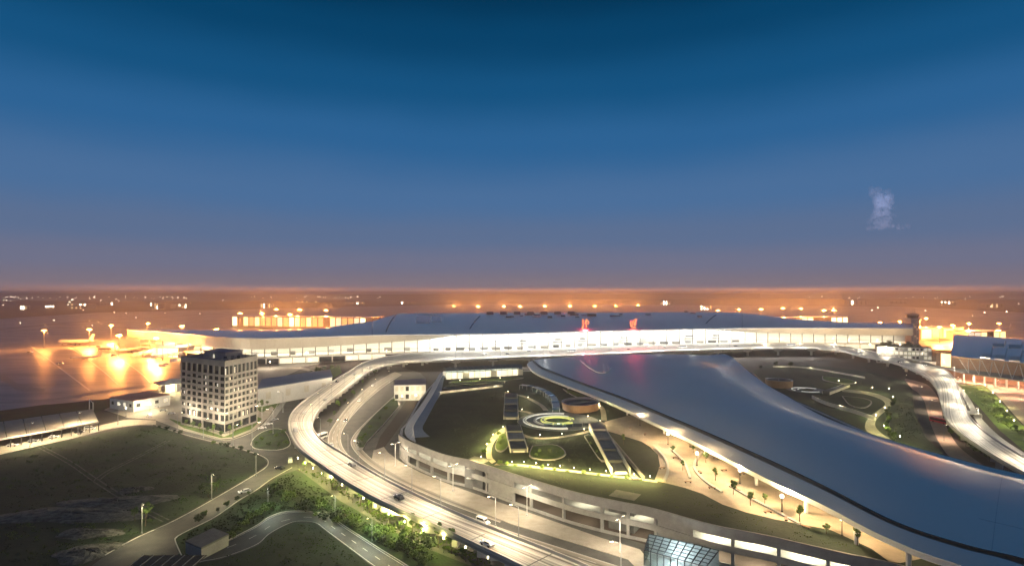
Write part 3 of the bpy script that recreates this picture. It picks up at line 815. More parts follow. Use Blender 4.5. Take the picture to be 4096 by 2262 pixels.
ga = [cols[3][k].lerp(cols[4][k], 0.05) + Vector((0, 0, 0.03)) for k in range(nst)]; gb = [cols[4][k].lerp(cols[5][k], 0.0) + Vector((0, 0, 0.05)) for k in range(nst)]
gc = []
for k in range(nst):
    t = (cols[4][k] - cols[3][k]); t.z = 0; t.normalize(); gc.append(cols[4][k] - t * 0.55 + Vector((0, 0, -0.02)))
MB().ribbon(gc, gb, 0.05).build('gutter', 'dark_seam', hr)
# crescent-shaped step in the roof shell near the terminal end
cresc = MB(); up_ = []; lo_ = []
def hall_pt(x, y):
    # nearest point on the loft by image position
    best = None
    for k in range(nst):
        for c in range(4, Ncol):
            p = cols[c][k]; ix, iy = 512 + p.x / p.y * FOC, HOR + (CAM_H - p.z) / p.y * FOC
            e = (ix - x) ** 2 + 4 * (iy - y) ** 2
            if best is None or e < best[0]: best = (e, p.z)
    return at(x, y, best[1])
for k in range(13):
    t = k / 12
    x = 580 + 31 * t; yu = 359.3 + 1.8 * t + 12 * t ** 4 * 0.6; yl = 360.5 + 13.5 * math.sin(t * math.pi * 0.62) - 4.5 * t ** 6
    up_.append(hall_pt(x, yu) + Vector((0, 0, 0.5))); lo_.append(hall_pt(x, max(yl, yu + 0.3)) + Vector((0, 0, 0.45)))
cresc.ribbon(up_, lo_, 0.3, thick=0.5); cresc.build('roof_step', 'hall_roof', hr, smooth=False)
# panel joints on the near part of the shell
for k in range(nst - 26, nst - 17, 4):
    mbj = MB()
    for c in range(4, 16): mbj.bar(cols[c][k] + Vector((0, 0, .03)), cols[c + 1][k] + Vector((0, 0, .03)), .05, .03)
    mbj.build('panel_joint', 'grey_metal', hr)
for c in (7,):
    mbj = MB()
    for k in range(nst - 28, nst - 17): mbj.bar(cols[c][k] + Vector((0, 0, .03)), cols[c][k + 1] + Vector((0, 0, .03)), .05, .03)
    mbj.build('panel_joint', 'grey_metal', hr)
# columns under the rim
for k in range(6, nst - 4, 6):
    p = cols[2][k]; MB().lathe([(0.55, 0), (0.7, p.z - 11 - 1.5)], (p.x, p.y, 11), 10).build('column', 'white_metal', th)
    p = cols[Ncol - 3][k]; MB().lathe([(0.55, 0), (0.7, p.z - 3.6)], (p.x, p.y, 2), 10).build('column', 'white_metal', th)
# glazed wall set back beneath the roof
wl_ = [cols[2][k].lerp(cols[12][k], 0.42) for k in range(4, nst - 2, 3)]
for p, q in zip(wl_, wl_[1:]):
    MB().poly([Vector((p.x, p.y, 11)), Vector((q.x, q.y, 11)), Vector((q.x, q.y, q.z - 2)), Vector((p.x, p.y, p.z - 2))]).build('pane', 'lit_window', th)

# ------------------------------------------------------------------ parking building with garden roof
GZ = 11.0
gd = thing('parking_building', 'low curved parking building with dark garden lawn on its roof and lit openings', 'building', at(560, 500))
front = crom([at(x, y, GZ) for x, y in [(399, 434.9), (407, 440.7), (442, 454.7), (472.3, 461.6), (512, 474.4), (570, 491.9), (616.7, 502.3), (651.6, 509.3), (709.7, 525.6), (768, 537.2), (803, 545.4), (849.4, 555.8), (884, 562.8), (930, 575), (990, 592)]], 6)
front = resample(front, step=3.0)
leftb = [at(x, y, GZ) for x, y in [(399, 434.9), (401, 428), (406, 423), (418.8, 400), (430, 386), (439, 376.4)]]
outline = front + [at(x, y, GZ) for x, y in [(1040, 560), (1000, 500), (900, 446), (800, 402), (730, 380), (640, 372), (560, 369.5), (512, 370.4), (439, 376.4), (430, 386), (418.8, 400), (406, 423), (401, 428)]]
MB().prism(outline, GZ - 1.0, GZ).build('roof_slab', 'concrete_pale', gd)
cen = at(560, 430, GZ)
mbl = MB(); mbl.poly([(p.x, p.y, GZ + 0.04) for p in [front[0].lerp(cen, .02)] + offset(front[1:], -1.6)[1:] + [p.lerp(cen, .015) for p in outline[len(front):]]]); mbl.build('garden_lawn', 'roof_lawn', gd)
# parapet/fascia band along the front, in cast panels
fo = offset(front, 0.25)
for k in range(0, len(front) - 3, 3):
    MB().ribbon(offset(front[k:k + 4], -0.35), fo[k:k + 4], 0.75, thick=3.0).build('fascia_panel', 'concrete', gd)
fi = offset(front, -1.2)
back = offset(front, -11.0)
# floors
MB().ribbon(back, offset(front, -0.6), -5.2, thick=0.9).build('floor_slab', 'concrete', gd)
MB().ribbon(offset(front, -0.7), offset(front, -0.3), -4.6, thick=1.9).build('spandrel', 'concrete', gd)
MB().ribbon(offset(front, -0.7), offset(front, -0.4), -9.9, thick=1.0).build('low_wall', 'concrete', gd)
mbw = MB()
for p, q in zip(back, back[1:]): mbw.poly([p + Vector((0, 0, -11)), q + Vector((0, 0, -11)), q + Vector((0, 0, -1)), p + Vector((0, 0, -1))])
mbw.build('inner_wall', 'interior_white', gd)
# solid wall pieces and columns between the openings
rnd = random.Random(23)
k = 0; bays = []
while k < len(front) - 6:
    w = rnd.choice([3, 4, 4, 5])
    kind_ = 'open' if rnd.random() < 0.62 or front[k].x > 58 else 'solid'
    bays.append((k, k + w, kind_)); k += w
for i, (k0, k1, kd) in enumerate(bays):
    p = offset(front, -0.8)[k0]
    dv = front[k0 + 1] - front[k0]
    MB().box((p.x, p.y, 5.2), (0.9, 0.9, 10.2), math.atan2(dv.y, dv.x)).build('column', 'concrete', gd)
    if kd == 'solid':
        mb = MB(); L = offset(front[k0:k1 + 1], -0.9)
        lo, hi = ((-5.0, -2.3) if i % 3 == 0 else (-10.9, -6.2)) if i % 2 else (-10.9, -2.3)
        mb.ribbon(offset(L, -0.2), L, hi, thick=hi - lo).build('wall_panel', 'concrete', gd)
    else:
        m_ = offset(front, -5.5)[(k0 + k1) // 2]
        if rnd.random() < 0.92: lamp(gd, 'ceiling_light', (m_.x, m_.y, 9.5), 800 if m_.x < 58 else 2600, (1.0, 0.94, 0.66), 'AREA', size=(5, 3), local=False)
        if rnd.random() < 0.8: lamp(gd, 'ceiling_light', (m_.x, m_.y, 4.6), 600 if m_.x < 58 else 2200, (1.0, 0.94, 0.66), 'AREA', size=(5, 3), local=False)
# dark stair towers with pale curved flights
def stair_gap(x, y, w):
    base = at(x, y, 0)
    mb = MB(); mb.box((base.x, base.y + 3.5, 5.6), (w, 7.0, 11.0), -0.55); mb.build('stair_well', 'concrete_dark', gd)
    for j, z in enumerate((3.6, 7.6)):
        pts = [base + Vector((w * 0.42 * math.cos(a), -1.0 + 2.2 * math.sin(a), z + 1.6 * (a / math.pi))) for a in [math.pi * q / 8 for q in range(9)]]
        l, r = offset(pts, -0.9), offset(pts, 0.9)
        MB().ribbon(l, r, 0, thick=0.5).build('stair_flight', 'concrete_pale', gd)
stair_gap(478, 489, 9); stair_gap(627, 531, 9)
# folded blue roof strip along the lawn's outer side
sl = resample(crom([at(x, y, 11.4) for x, y in [(440, 372.5), (436, 379), (424.5, 399), (411.3, 416.8), (404.6, 429), (408, 437), (416, 441.2)]], 6), 40)
sc_ = resample(crom([at(x, y, 13.2) for x, y in [(445, 371), (440.5, 378), (434.5, 391), (424, 408), (414, 424), (413.4, 430), (414.5, 437)]], 6), 40)
sr = resample(crom([at(x, y, 12.0) for x, y in [(447, 372), (444, 379), (441, 392), (436, 401), (427, 418), (422.5, 428), (430, 436)]], 6), 40)
MB().ribbon(sc_, sl, 0).build('strip_roof', 'blue_roof', gd, smooth=False)
MB().ribbon(sr, sc_, 0).build('strip_roof', 'blue_roof', gd, smooth=False)
mbr = MB()
for p, q in zip(sc_, sc_[1:]): mbr.bar(p + Vector((0, 0, .08)), q + Vector((0, 0, .08)), 0.3, 0.2)
mbr.build('ridge_flashing', 'white_metal', gd)
mbr = MB()
for p, q in zip(sl, sl[1:]): mbr.poly([Vector((p.x, p.y, 11)), Vector((q.x, q.y, 11)), q, p])
mbr.build('strip_wall', 'concrete_dark', gd)

# ------------------------------------------------------------------ office block
of = thing('office_block', 'ten storey beige office block with square windows beside the apron', 'building', at(224.8, 433.5))
oc = at(224.8, 433.5); OH = 41.0
ol = Vector(((180.6 - 512) * 346 / FOC, 346, 0)); orr = Vector(((257.6 - 512) * 352 / FOC, 352, 0))
ub = ol + (orr - oc)
def wall_grid(p, q, cols_n, name):
    """wall with real window openings between p (near corner) and q"""
    d = q - p; L = d.length; u = d / L; nrm = Vector((u.y, -u.x, 0))
    if (nrm.dot(p) > 0): nrm = -nrm
    rows_ = [(1.0, 5.2, 2)]
    z = 6.4
    rows_.append((z + 0.5, z + 4.0, 1)); z += 4.9
    for r in range(6): rows_.append((z + 0.7, z + 2.9, 1)); z += 3.55
    rows_.append((z + 0.6, z + 5.4, 1)); z += 6.0
    zs = [0.0]
    for a, b, w in rows_: zs += [a, b]
    zs.append(OH)
    W = MB(); t = 0.55
    def P(s, zz, inn=0.0): return p + u * s - nrm * inn + Vector((0, 0, zz))
    # horizontal bands
    for i in range(0, len(zs), 2):
        W.poly([P(0, zs[i]), P(L, zs[i]), P(L, zs[i + 1]), P(0, zs[i + 1])])
    for a, b, w in rows_:
        n = cols_n // w; cw = L / n; m_ = cw * (0.125 if w == 1 else 0.06)
        for c in range(n):
            s0, s1 = c * cw + m_, (c + 1) * cw - m_
            W.poly([P(c * cw, a), P(s0, a), P(s0, b), P(c * cw, b)]); W.poly([P(s1, a), P((c + 1) * cw, a), P((c + 1) * cw, b), P(s1, b)])
            W.poly([P(s0, a), P(s1, a), P(s1, a, t), P(s0, a, t)]); W.poly([P(s0, b), P(s0, b, t), P(s1, b, t), P(s1, b)])
            W.poly([P(s0, a), P(s0, a, t), P(s0, b, t), P(s0, b)]); W.poly([P(s1, a), P(s1, b), P(s1, b, t), P(s1, a, t)])
    wall = W.build('wall', 'office_wall', of)
    for ri, (a, b, w) in enumerate(rows_):
        n = cols_n // w; cw = L / n; m_ = cw * (0.125 if w == 1 else 0.06)
        for c in range(n):
            s0, s1 = c * cw + m_, (c + 1) * cw - m_
            wn_ = MB().poly([P(s0, a, t), P(s1, a, t), P(s1, b, t), P(s0, b, t)]).build('window', 'window_dark', of)
            if w == 1:
                sm_ = s0 + (s1 - s0) * 0.5
                MB().bar(P(sm_, a, t - 0.08), P(sm_, b, t - 0.08), 0.1).build('window_bar', 'dark_metal', wn_)
            rr = random.Random(ri * 31 + c * 7 + int(L * 10)).random()
            if w == 1 and 0.35 < rr < 0.55:
                MB().poly([P(s0 + .05, b - (b - a) * (.25 + rr * .6), t - .04), P(s1 - .05, b - (b - a) * (.25 + rr * .6), t - .04), P(s1 - .05, b - .05, t - .04), P(s0 + .05, b - .05, t - .04)]).build('blind', 'concrete_dark' if c % 2 else 'office_wall', wn_)
            if w == 1 and rr > 0.83:
                k0 = random.Random(c + ri).uniform(0.1, 0.5)
                sa_, sb_ = s0 + (s1 - s0) * k0, s0 + (s1 - s0) * min(1, k0 + 0.3)
                MB().poly([P(sa_, a + 0.1, t - 0.05), P(sb_, a + 0.1, t - 0.05), P(sb_, a + (b - a) * 0.75, t - 0.05), P(sa_, a + (b - a) * 0.75, t - 0.05)]).build('lit_pane', 'office_lit', wn_)
    return wall
wall_grid(oc, ol, 8, 'wall'); wall_grid(oc, orr, 8, 'wall')
MB().poly([ol, ub, ub + Vector((0, 0, OH)), ol + Vector((0, 0, OH))]).poly([orr, ub, ub + Vector((0, 0, OH)), orr + Vector((0, 0, OH))]).build('rear_wall', 'office_wall', of)
ro = MB(); inn = 0.6
cc = (oc + ub) / 2
ins = [c + (cc - c) * 0.03 for c in (oc, orr, ub, ol)]
ro.poly([p + Vector((0, 0, OH - 1.0)) for p in ins]).build('roof', 'purple_roof', of)
pr = MB()
for a, b in zip((oc, orr, ub, ol), (orr, ub, ol, oc)):
    a2_, b2_ = a + (cc - a) * 0.012, b + (cc - b) * 0.012
    pr.bar(a2_ + Vector((0, 0, OH - 0.3)), b2_ + Vector((0, 0, OH - 0.3)), 0.5, 1.0)
pr.build('parapet', 'office_wall', of)
ph_ = [oc + (orr - oc) * a + (ol - oc) * b for a, b in ((0.42, 0.30), (0.95, 0.30), (0.95, 0.80), (0.42, 0.80))]
pent = MB().prism(ph_, OH - 1.0, OH + 2.6).build('penthouse', 'office_wall', of)
pp = [ph_[0].lerp(sum(ph_, Vector()) / 4, -0.05)] ; ctr = sum(ph_, Vector()) / 4
MB().prism([ctr + (p - ctr) * 1.05 for p in ph_], OH + 2.6, OH + 3.0).build('penthouse_roof', 'purple_roof', pent)
d0 = ph_[0] + (ph_[3] - ph_[0]) * 0.5; dn_ = (ph_[3] - ph_[0]).normalized()
MB().poly([d0 + Vector((0, -0.05, OH - 0.9)), d0 + dn_ * 1.6 + Vector((0, -0.05, OH - 0.9)), d0 + dn_ * 1.6 + Vector((0, -0.05, OH + 1.3)), d0 + Vector((0, -0.05, OH + 1.3))]).build('penthouse_door', 'lit_window', pent)
rnd = random.Random(2)
for k in range(14):
    p = oc + (orr - oc) * rnd.uniform(0.1, 0.9) + (ol - oc) * rnd.uniform(0.06, 0.26)
    h = rnd.uniform(1.0, 2.4); MB().box((p.x, p.y, OH - 1 + h / 2), (rnd.uniform(1, 2.4), rnd.uniform(1, 2), h), 0.5).build('air_handler', rnd.choice(['grey_metal', 'concrete', 'dark_metal']), of)
for k in range(6):
    p = oc + (orr - oc) * (0.45 + 0.1 * k) + (ol - oc) * 0.03
    MB().tube([(p.x, p.y, OH - 0.5), (p.x, p.y, OH + 1.6 + (k % 3) * 0.5)], 0.08, 5).build('roof_rail_post', 'dark_metal', of)

# ------------------------------------------------------------------ mast lamps
def make_mast(h=26.0):
    t = thing('floodlight_mast', 'mast', 'lamp')
    MB().tube([(0, 0, 0), (0, 0, h)], [0.45, 0.22], 8).build('pole', 'grey_metal', t, local=True)
    MB().lathe([(0.3, h - 0.6), (2.2, h - 0.3), (2.2, h + 0.1), (0.3, h + 0.3)], (0, 0, 0), 12).build('head_ring', 'grey_metal', t, local=True)
    hd = MB()
    for k in range(8):
        a = 2 * math.pi * k / 8; hd.box((2.4 * math.cos(a), 2.4 * math.sin(a), h - 0.3), (1.3, 1.3, 1.5), a, 0.7)
    hd.build('floodlight', 'lit_sodium', t, local=True)
    return t
mast0 = make_mast()
KIDS[mast0.name] = list(mast0.children)
MASTS = [ # column, row of the head, light strength, where
    (89.4, 329, 1.1, 'behind the parked aircraft'), (44, 330, 0.3, 'at the far left of the apron'), (111, 325, 1.0, 'beyond the parked aircraft'), (119, 335, 1.2, 'over the aircraft stand'),
    (148, 323, 1.0, 'beside the terminal wing tip'), (156, 338, 1.4, 'at the end of the left wing'), (182, 326, 0.9, 'behind the left wing tip'), (216, 329, 0.8, 'behind the left wing roof'),
    (240, 313, 1.2, 'at the near end of the far concourse'), (262, 313, 1.2, 'in front of the far concourse'), (276, 309, 1.0, 'beyond the far concourse'), (290, 314, 1.2, 'by the middle of the far concourse'), (299, 309.6, 1.0, 'behind the far concourse'), (326, 310, 1.0, 'behind the far concourse roof'),
    (454, 306, 1.8, 'first of the row behind the terminal roof'), (478, 306, 1.4, 'second of the row behind the terminal roof'), (503.5, 306, 1.6, 'third of the row behind the terminal roof'), (520, 306, 1.4, 'fourth of the row behind the terminal roof'), (545, 306, 1.6, 'fifth of the row behind the terminal roof'), (570, 305.6, 1.8, 'sixth of the row behind the terminal roof'), (594.5, 305.6, 1.8, 'seventh of the row behind the terminal roof'), (616, 305.6, 1.6, 'eighth of the row behind the terminal roof'), (638, 305, 1.8, 'last of the row behind the terminal roof'),
    (718, 310, 1.0, 'behind the right shoulder of the roof'), (739, 309, 1.0, 'right of the roof shoulder'), (761, 309, 1.2, 'near the start of the right wing'), (783, 308, 1.4, 'behind the right wing'), (801, 308, 1.3, 'in the pair behind the right wing'), (824, 310, 1.3, 'beyond the right wing middle'), (834, 310, 1.2, 'after the pair beyond the right wing'),
    (880, 322, 1.0, 'above the end of the right wing'), (900, 321, 1.0, 'close left of the control tower'), (919.5, 319, 1.2, 'close right of the control tower'), (926, 318, 1.0, 'second right of the control tower'), (939.5, 326.5, 1.5, 'over the lit cargo stand'), (953, 325, 1.4, 'behind the second terminal roof end'), (969, 323, 1.5, 'behind the second terminal ridge'), (999, 323, 0.7, 'far right beyond the second terminal')]
for k, (x, y, s_, wh) in enumerate(MASTS):
    z = 25.7; p = at(x, y, z); sc = 1.0 if p.y < 1200 else 1.45
    p = at(x, y, z * sc)
    lab = 'tall sodium floodlight mast ' + wh
    c = mast0 if k == 0 else copy_tree(mast0)
    c['label'] = lab; c['group'] = 'floodlight masts on the apron'
    c.location = (p.x, p.y, 0); c.scale = (sc,) * 3
    pw = 1150000 * s_ * (1.0 if p.y < 1200 else 1.15)
    if p.y < 1200:
        lamp(c, 'floodlight_lamp', (0, 0, 25.7 - 1.2), pw * 0.6, SODIUM, 'SPOT', size=1.5, spot=2.98, blend=0.2)
        lamp(c, 'floodlight_lamp', (0, 0, 25.7 + 1.2), pw * 0.5, SODIUM, 'POINT', size=1.5)
    else: lamp(c, 'floodlight_lamp', (0, 0, 25.7 + 1.2), pw, SODIUM, 'POINT', size=1.5)


# ------------------------------------------------------------------ roof signs
def sign(cx, cy_base, h, strokes, label):
    p0 = at(cx, cy_base, 32.0)
    t = thing('roof_sign', label, 'sign', p0)
    for nm, m, w, dy in (('sign_glow_tube', 'sign_red', 2.3, 0.45), ('sign_stroke', 'sign_core', 1.15, 0.0)):
        for st in strokes:
            mb = MB(); pts = crom([Vector((u * h * 0.42, dy, v * h)) for u, v in st], 4)
            for a, b in zip(pts, pts[1:]):
                mb.bar(a, b + (b - a) * 0.15, 0.5, w)
            mb.build(nm, m, t, local=True)
    fr = MB()
    for u in (-0.8, 0, 0.8): fr.bar((u * h * 0.42, 1.3, -1.2), (u * h * 0.42, 1.3, h * 0.95), 0.3)
    for v in (0.1, 0.5, 0.9): fr.bar((-0.9 * h * 0.42, 1.3, v * h), (0.9 * h * 0.42, 1.3, v * h), 0.25)
    fr.build('sign_frame', 'dark_metal', t, local=True)
    lamp(t, 'sign_light', (0, -4, h * 0.5), 26000, (1.0, 0.05, 0.09), 'POINT', size=3)
sign(585.3, 328.6, 13.5, [[(-0.55, 0.98), (-0.5, 0.6), (-0.45, 0.3)], [(-0.4, 0.28), (-0.75, 0.2), (-0.55, 0.08), (-0.35, 0.3)], [(0.45, 0.98), (0.1, 0.8), (-0.05, 0.5)], [(0.25, 0.12), (0.2, 0.5), (0.15, 0.72), (0.6, 0.8), (0.75, 0.62), (0.5, 0.5)], [(-0.6, 0.0), (0.0, -0.01), (0.6, 0.01)]], 'red neon sign of tall looping strokes on the terminal roof eave')
sign(633.7, 328.0, 13.0, [[(-0.95, 0.68), (-0.6, 0.66)], [(-0.8, 0.62), (-0.7, 0.3), (-0.5, 0.2), (-0.3, 0.55), (-0.1, 0.8)], [(-0.1, 0.8), (0.15, 0.6), (0.1, 0.3)], [(0.3, 0.98), (0.45, 0.75), (0.35, 0.28)], [(0.7, 1.0), (0.45, 0.75)], [(-0.35, 0.02), (-0.1, 0.14), (0.3, 0.14), (0.4, 0.02)]], 'red neon sign of arched forked strokes further along the roof eave')

# ------------------------------------------------------------------ street lamps
def make_lamp(h, arm, pole_m, head_m, two=False):
    t = thing('street_lamp', 'lamp', 'lamp')
    MB().lathe([(0.28, 0), (0.28, 0.5), (0.13, 0.6), (0.08, h)], (0, 0, 0), 8).build('pole', pole_m, t, local=True)
    for s_ in ((1, -1) if two else (1,)):
        MB().tube([(0, 0, h - 0.3), (s_ * arm * 0.5, 0, h + 0.25), (s_ * arm, 0, h + 0.35)], 0.06, 6).build('arm', pole_m, t, local=True)
        MB().box((s_ * (arm + 0.4), 0, h + 0.4), (1.1, 0.36, 0.16), 0, 0.7).build('lamp_housing', 'grey_metal', t, local=True)
        MB().box((s_ * (arm + 0.4), 0, h + 0.29), (0.9, 0.3, 0.06)).build('luminaire', head_m, t, local=True)
    return t
road_lamp0 = make_lamp(10.0, 2.0, 'grey_metal', 'lit_warm')
fore_lamp0 = make_lamp(8.5, 1.2, 'white_metal', 'lit_warm', two=True)
def make_post(h, head_m, r=0.22):
    t = thing('garden_lamp', 'lamp', 'lamp')
    MB().lathe([(0.16, 0), (0.16, 0.25), (0.06, 0.3), (0.05, h)], (0, 0, 0), 8).build('post', 'dark_metal', t, local=True)
    MB().lathe([(0.1, h), (r, h + 0.1), (r, h + 0.55), (0.1, h + 0.65)], (0, 0, 0), 10).build('lantern', head_m, t, local=True)
    MB().lathe([(r * 1.25, h + 0.65), (0.05, h + 0.8)], (0, 0, 0), 10).build('lantern_cap', 'dark_metal', t, local=True)
    return t
post0 = make_post(3.4, 'lit_warm')
for o in (road_lamp0, fore_lamp0, post0): KIDS[o.name] = list(o.children)
USED = set()
def place(proto, loc, rz, label, group, scale=None):
    if proto.name not in USED:
        USED.add(proto.name); c = proto
        c.location = loc; c.rotation_euler = (0, 0, rz)
        if scale: c.scale = scale if hasattr(scale, '__len__') else (scale,) * 3
    else:
        c = copy_tree(proto, loc, rz, scale=scale)
        c.scale = (scale if hasattr(scale, '__len__') else (scale,) * 3) if scale else (1, 1, 1)
    c['label'] = label; c['group'] = group
    return c
def light_row(A, B, t, ks, power, col, lab, group, proto=road_lamp0, spot=3.1):
    for i, k in enumerate(ks):
        p = A[k].lerp(B[k], t); q = B[k] if t < 0.5 else A[k]
        rz = math.atan2(q.y - p.y, q.x - p.x)
        c = place(proto, p, rz, lab % ordinal(i), group)
        lamp(c, 'lamp_light', (2.4, 0, 10.0), power, col, 'POINT', size=0.3)
light_row(oa, ob, 0.985, range(3, 146, 10), 5600, WARM, '%s lamp from the near end along the inner parapet of the elevated loop', 'lamps on the elevated loop')
light_row(ra_, rb_, 0.015, range(4, 88, 9), 6200, (1.0, 0.86, 0.62), '%s lamp from the terminal along the right elevated road', 'lamps on the right elevated road')
light_row(a1, b1, 0.99, range(12, 108, 12), 2900, WARM, '%s lamp from the terminal along the lower arrivals road', 'lamps on the lower road')
# field-side access road
fr = px_line([(156, 423.8), (190, 434), (232, 444.5), (262, 454)], step=24)
for i, p in enumerate(fr[1:-1]):
    c = place(road_lamp0, p, math.radians(60), ordinal(i) + ' lamp from the small house along the road above the field', 'lamps by the field road')
    lamp(c, 'lamp_light', (2.4, 0, 10.0), 4200, (1.0, 0.82, 0.56), 'POINT', size=0.3)
for i, (x, y) in enumerate([(211.7, 498.9), (142, 532.6), (256, 475.5)]):
    c = place(road_lamp0, at(x, y), math.radians(-50), ['lamp among three saplings at the field edge', 'lamp beside a lone sapling at the field edge', 'lamp at the field corner by the junction'][i], 'lamps by the access road')
    lamp(c, 'lamp_light', (2.4, 0, 10.0), 3000, (1.0, 0.86, 0.46), 'SPOT', size=0.3, spot=2.8)
for i, (x, y) in enumerate([(233, 437), (273, 433), (252, 449.5), (283, 412), (262, 428)]):
    c = place(road_lamp0, at(x, y), math.radians([200, 180, 20, 170, 230][i]), ['lamp in front of the office block corner', 'lamp standing near the bend of the elevated road', 'lamp at the field end of the traffic island', 'lamp between the yard road and the elevated road', 'lamp at the kerb right of the office block'][i], 'lamps at the junction', 1.35)
    lamp(c, 'lamp_light', (2.4, 0, 10.0), 2200, (1.0, 0.84, 0.54), 'POINT', size=0.3)
for i, (x, y) in enumerate([(395.3, 465.4), (453, 490.5), (527, 515), (620, 551)]):
    c = place(fore_lamp0, at(x, y, 0.17), math.radians(50), ordinal(i) + ' white twin-arm lamp from the left on the forecourt pavement', 'white forecourt lamps', 1.2)
    for s_ in (1, -1): lamp(c, 'lamp_light', (s_ * 1.7, 0, 8.5), 1500, (1.0, 0.86, 0.62), 'SPOT', size=0.3, spot=2.8)
# bank lamps under the elevated road
bank = px_line([(298, 467), (318, 481), (340, 494), (361, 508), (385, 523.5), (408, 536), (434, 547.5), (464, 560.5), (488, 572)], step=9.0)
for i, p in enumerate(bank):
    c = place(post0, p, 0.0, ordinal(i) + ' post lamp from the junction on the bright bank below the elevated road', 'post lamps on the bank', (0.6, 0.6, 1.2))
    lamp(c, 'lamp_light', (0, 0, 4.6), 2000, (1.0, 0.92, 0.30), 'POINT', size=0.25)
# post lamps added in front of the left wing to brighten its fascia
for i, x in enumerate([150, 190, 230, 270, 310, 350, 385]):
    c = place(post0, glass_at(x, 0, -18), 0, ordinal(i) + ' added tall post lamp from the apron end before the left wing', 'added post lamps before the left wing', 1.8)
    lamp(c, 'lamp_light', (0, 0, 4.6), 6500, (1.0, 0.80, 0.55), 'POINT', size=0.4)
for i, (x, y) in enumerate([(268, 507), (335, 515), (372, 540)]):
    c = place(road_lamp0, at(x, y), math.radians([-70, -110, -130][i]), ordinal(i) + ' cool white lamp from the left beside the dark curved road', 'lamps by the curved road', 0.75)
    lamp(c, 'lamp_light', (2.4, 0, 10.0), 1400, (0.86, 1.0, 0.78), 'SPOT', size=0.3, spot=2.9)
for i, x in enumerate([765, 800, 835, 870, 900]):  # row of added post lamps that lifts the dark right wing fascia
    c = place(post0, glass_at(x, 0, -14), 0, ordinal(i) + ' added tall post lamp from the hall before the right wing', 'added post lamps before the right wing', 2.4)
    lamp(c, 'lamp_light', (0, 0, 4.6), 7000, (1.0, 0.70, 0.4), 'POINT', size=0.4)
light_row(fa, na, 0.93, range(3, 58, 6), 24000, WHITE, '%s added lamp from the left along the edge of the drop-off deck', 'added lamps on the drop-off deck', spot=2.9)  # added lamp row to whiten the deck
# lamps along the shelter road and house
for i, (x, y) in enumerate([(30, 446), (78, 434), (118, 424)]):
    c = place(road_lamp0, at(x, y), math.radians(110), ordinal(i) + ' lamp from the left along the kerb before the long shelter', 'lamps by the shelter', 1.15)
    lamp(c, 'lamp_light', (2.4, 0, 10.0), 9000, (1.0, 0.74, 0.42), 'SPOT', size=0.3, spot=3.14)
for i, (x, y) in enumerate([(165, 404), (172, 397), (150, 412), (240, 406), (275, 388), (402, 403.5), (416, 402.5), (126, 416)]):  # entrance block pair and the lamp below the house are added fill lights
    c = place(post0, at(x, y), 0, ['post lamp in the yard by the amber canopy', 'post lamp behind the parked cars by the canopy', 'post lamp beside the small white house', 'post lamp at the right foot of the office block', 'post lamp before the blue roofed warehouse', 'added post lamp at the left front of the entrance block', 'added post lamp at the right front of the entrance block', 'added post lamp on the pavement below the small house'][i], 'yard post lamps', 1.5)
    lamp(c, 'lamp_light', (0, 0, 4.6), [5200, 5200, 5200, 1800, 4000, 1500, 1500, 1500][i], (1.0, 0.84, 0.52), 'POINT', size=0.3)
# garden path lamps on the roof lawn
PATH = [(481, 461), (487, 448), (493, 438), (503, 430), (512, 466), (524, 466), (536, 467.5), (548, 469), (560, 470.5), (574, 472), (590, 474), (606, 475.5), (618, 478), (634, 479), (650, 481)]
for i, (x, y) in enumerate(PATH):
    c = place(post0, at(x, y, GZ), 0, ordinal(i) + ' path lamp counted along the garden walk from the left', 'garden path lamps', 0.55)
    lamp(c, 'lamp_light', (0, 0, 4.5), 1700 if i > 3 else 2000, (1.0, 0.82, 0.28), 'POINT', size=0.2)
# large plaza lanterns under the roof edge
for i, (x, y, lab) in enumerate([(668, 444, 'bright plaza lantern by the curved path near the planters'), (697, 465, 'bright plaza lantern in the middle of the plaza'), (740, 483, 'largest glowing plaza lantern close under the roof brim'), (782, 511, 'bright plaza lantern at the lawn corner before the brim'), (640, 425, 'plaza lantern at the far end beside the drum pavilion'), (842, 535, 'plaza lantern at the narrow near end of the plaza')]):
    c = place(post0, at(x, y, GZ), 0, lab, 'plaza lanterns', (2.2, 2.2, 1.3))
    lamp(c, 'lamp_light', (0, 0, 4.4), [8500, 9500, 12000, 9500, 5000, 6500][i], (1.0, 0.70, 0.36), 'POINT', size=0.4)
# right-hand garden and lawns
for i, (x, y, pw) in enumerate([(838.7, 384, 900), (855.5, 386, 900), (872.5, 391, 900), (889, 392, 900), (893, 401, 1300), (885, 412, 1300), (876, 420, 1800), (884, 431, 1800), (900, 442, 1400)]):
    c = place(post0, at(x, y, 2.0), 0, ordinal(i) + ' path lamp along the winding garden walk right of the swooping roof', 'right garden lamps', 0.9)
    lamp(c, 'lamp_light', (0, 0, 4.5), pw, (1.0, 0.88, 0.32), 'POINT', size=0.25)
for i, (x, y) in enumerate([(985, 389), (993, 397), (1000, 406), (1007, 416), (1014, 426)]):
    c = place(post0, at(x, y), 0, ordinal(i) + ' post lamp from the top along the path edge of the right lawn', 'right lawn lamps', 1.0)
    lamp(c, 'lamp_light', (0, 0, 4.5), 1800, (1.0, 0.86, 0.36), 'POINT', size=0.25)
for i, (x, y) in enumerate([(905, 384), (920, 397), (930, 412), (944, 440)]):
    c = place(road_lamp0, at(x, y), math.radians(20), ordinal(i) + ' lamp from the top along the paved ramp beside the car park', 'ramp lamps', 0.8)
    lamp(c, 'lamp_light', (2.4, 0, 10.0), 2600, (1.0, 0.74, 0.5), 'SPOT', size=0.3, spot=2.6)
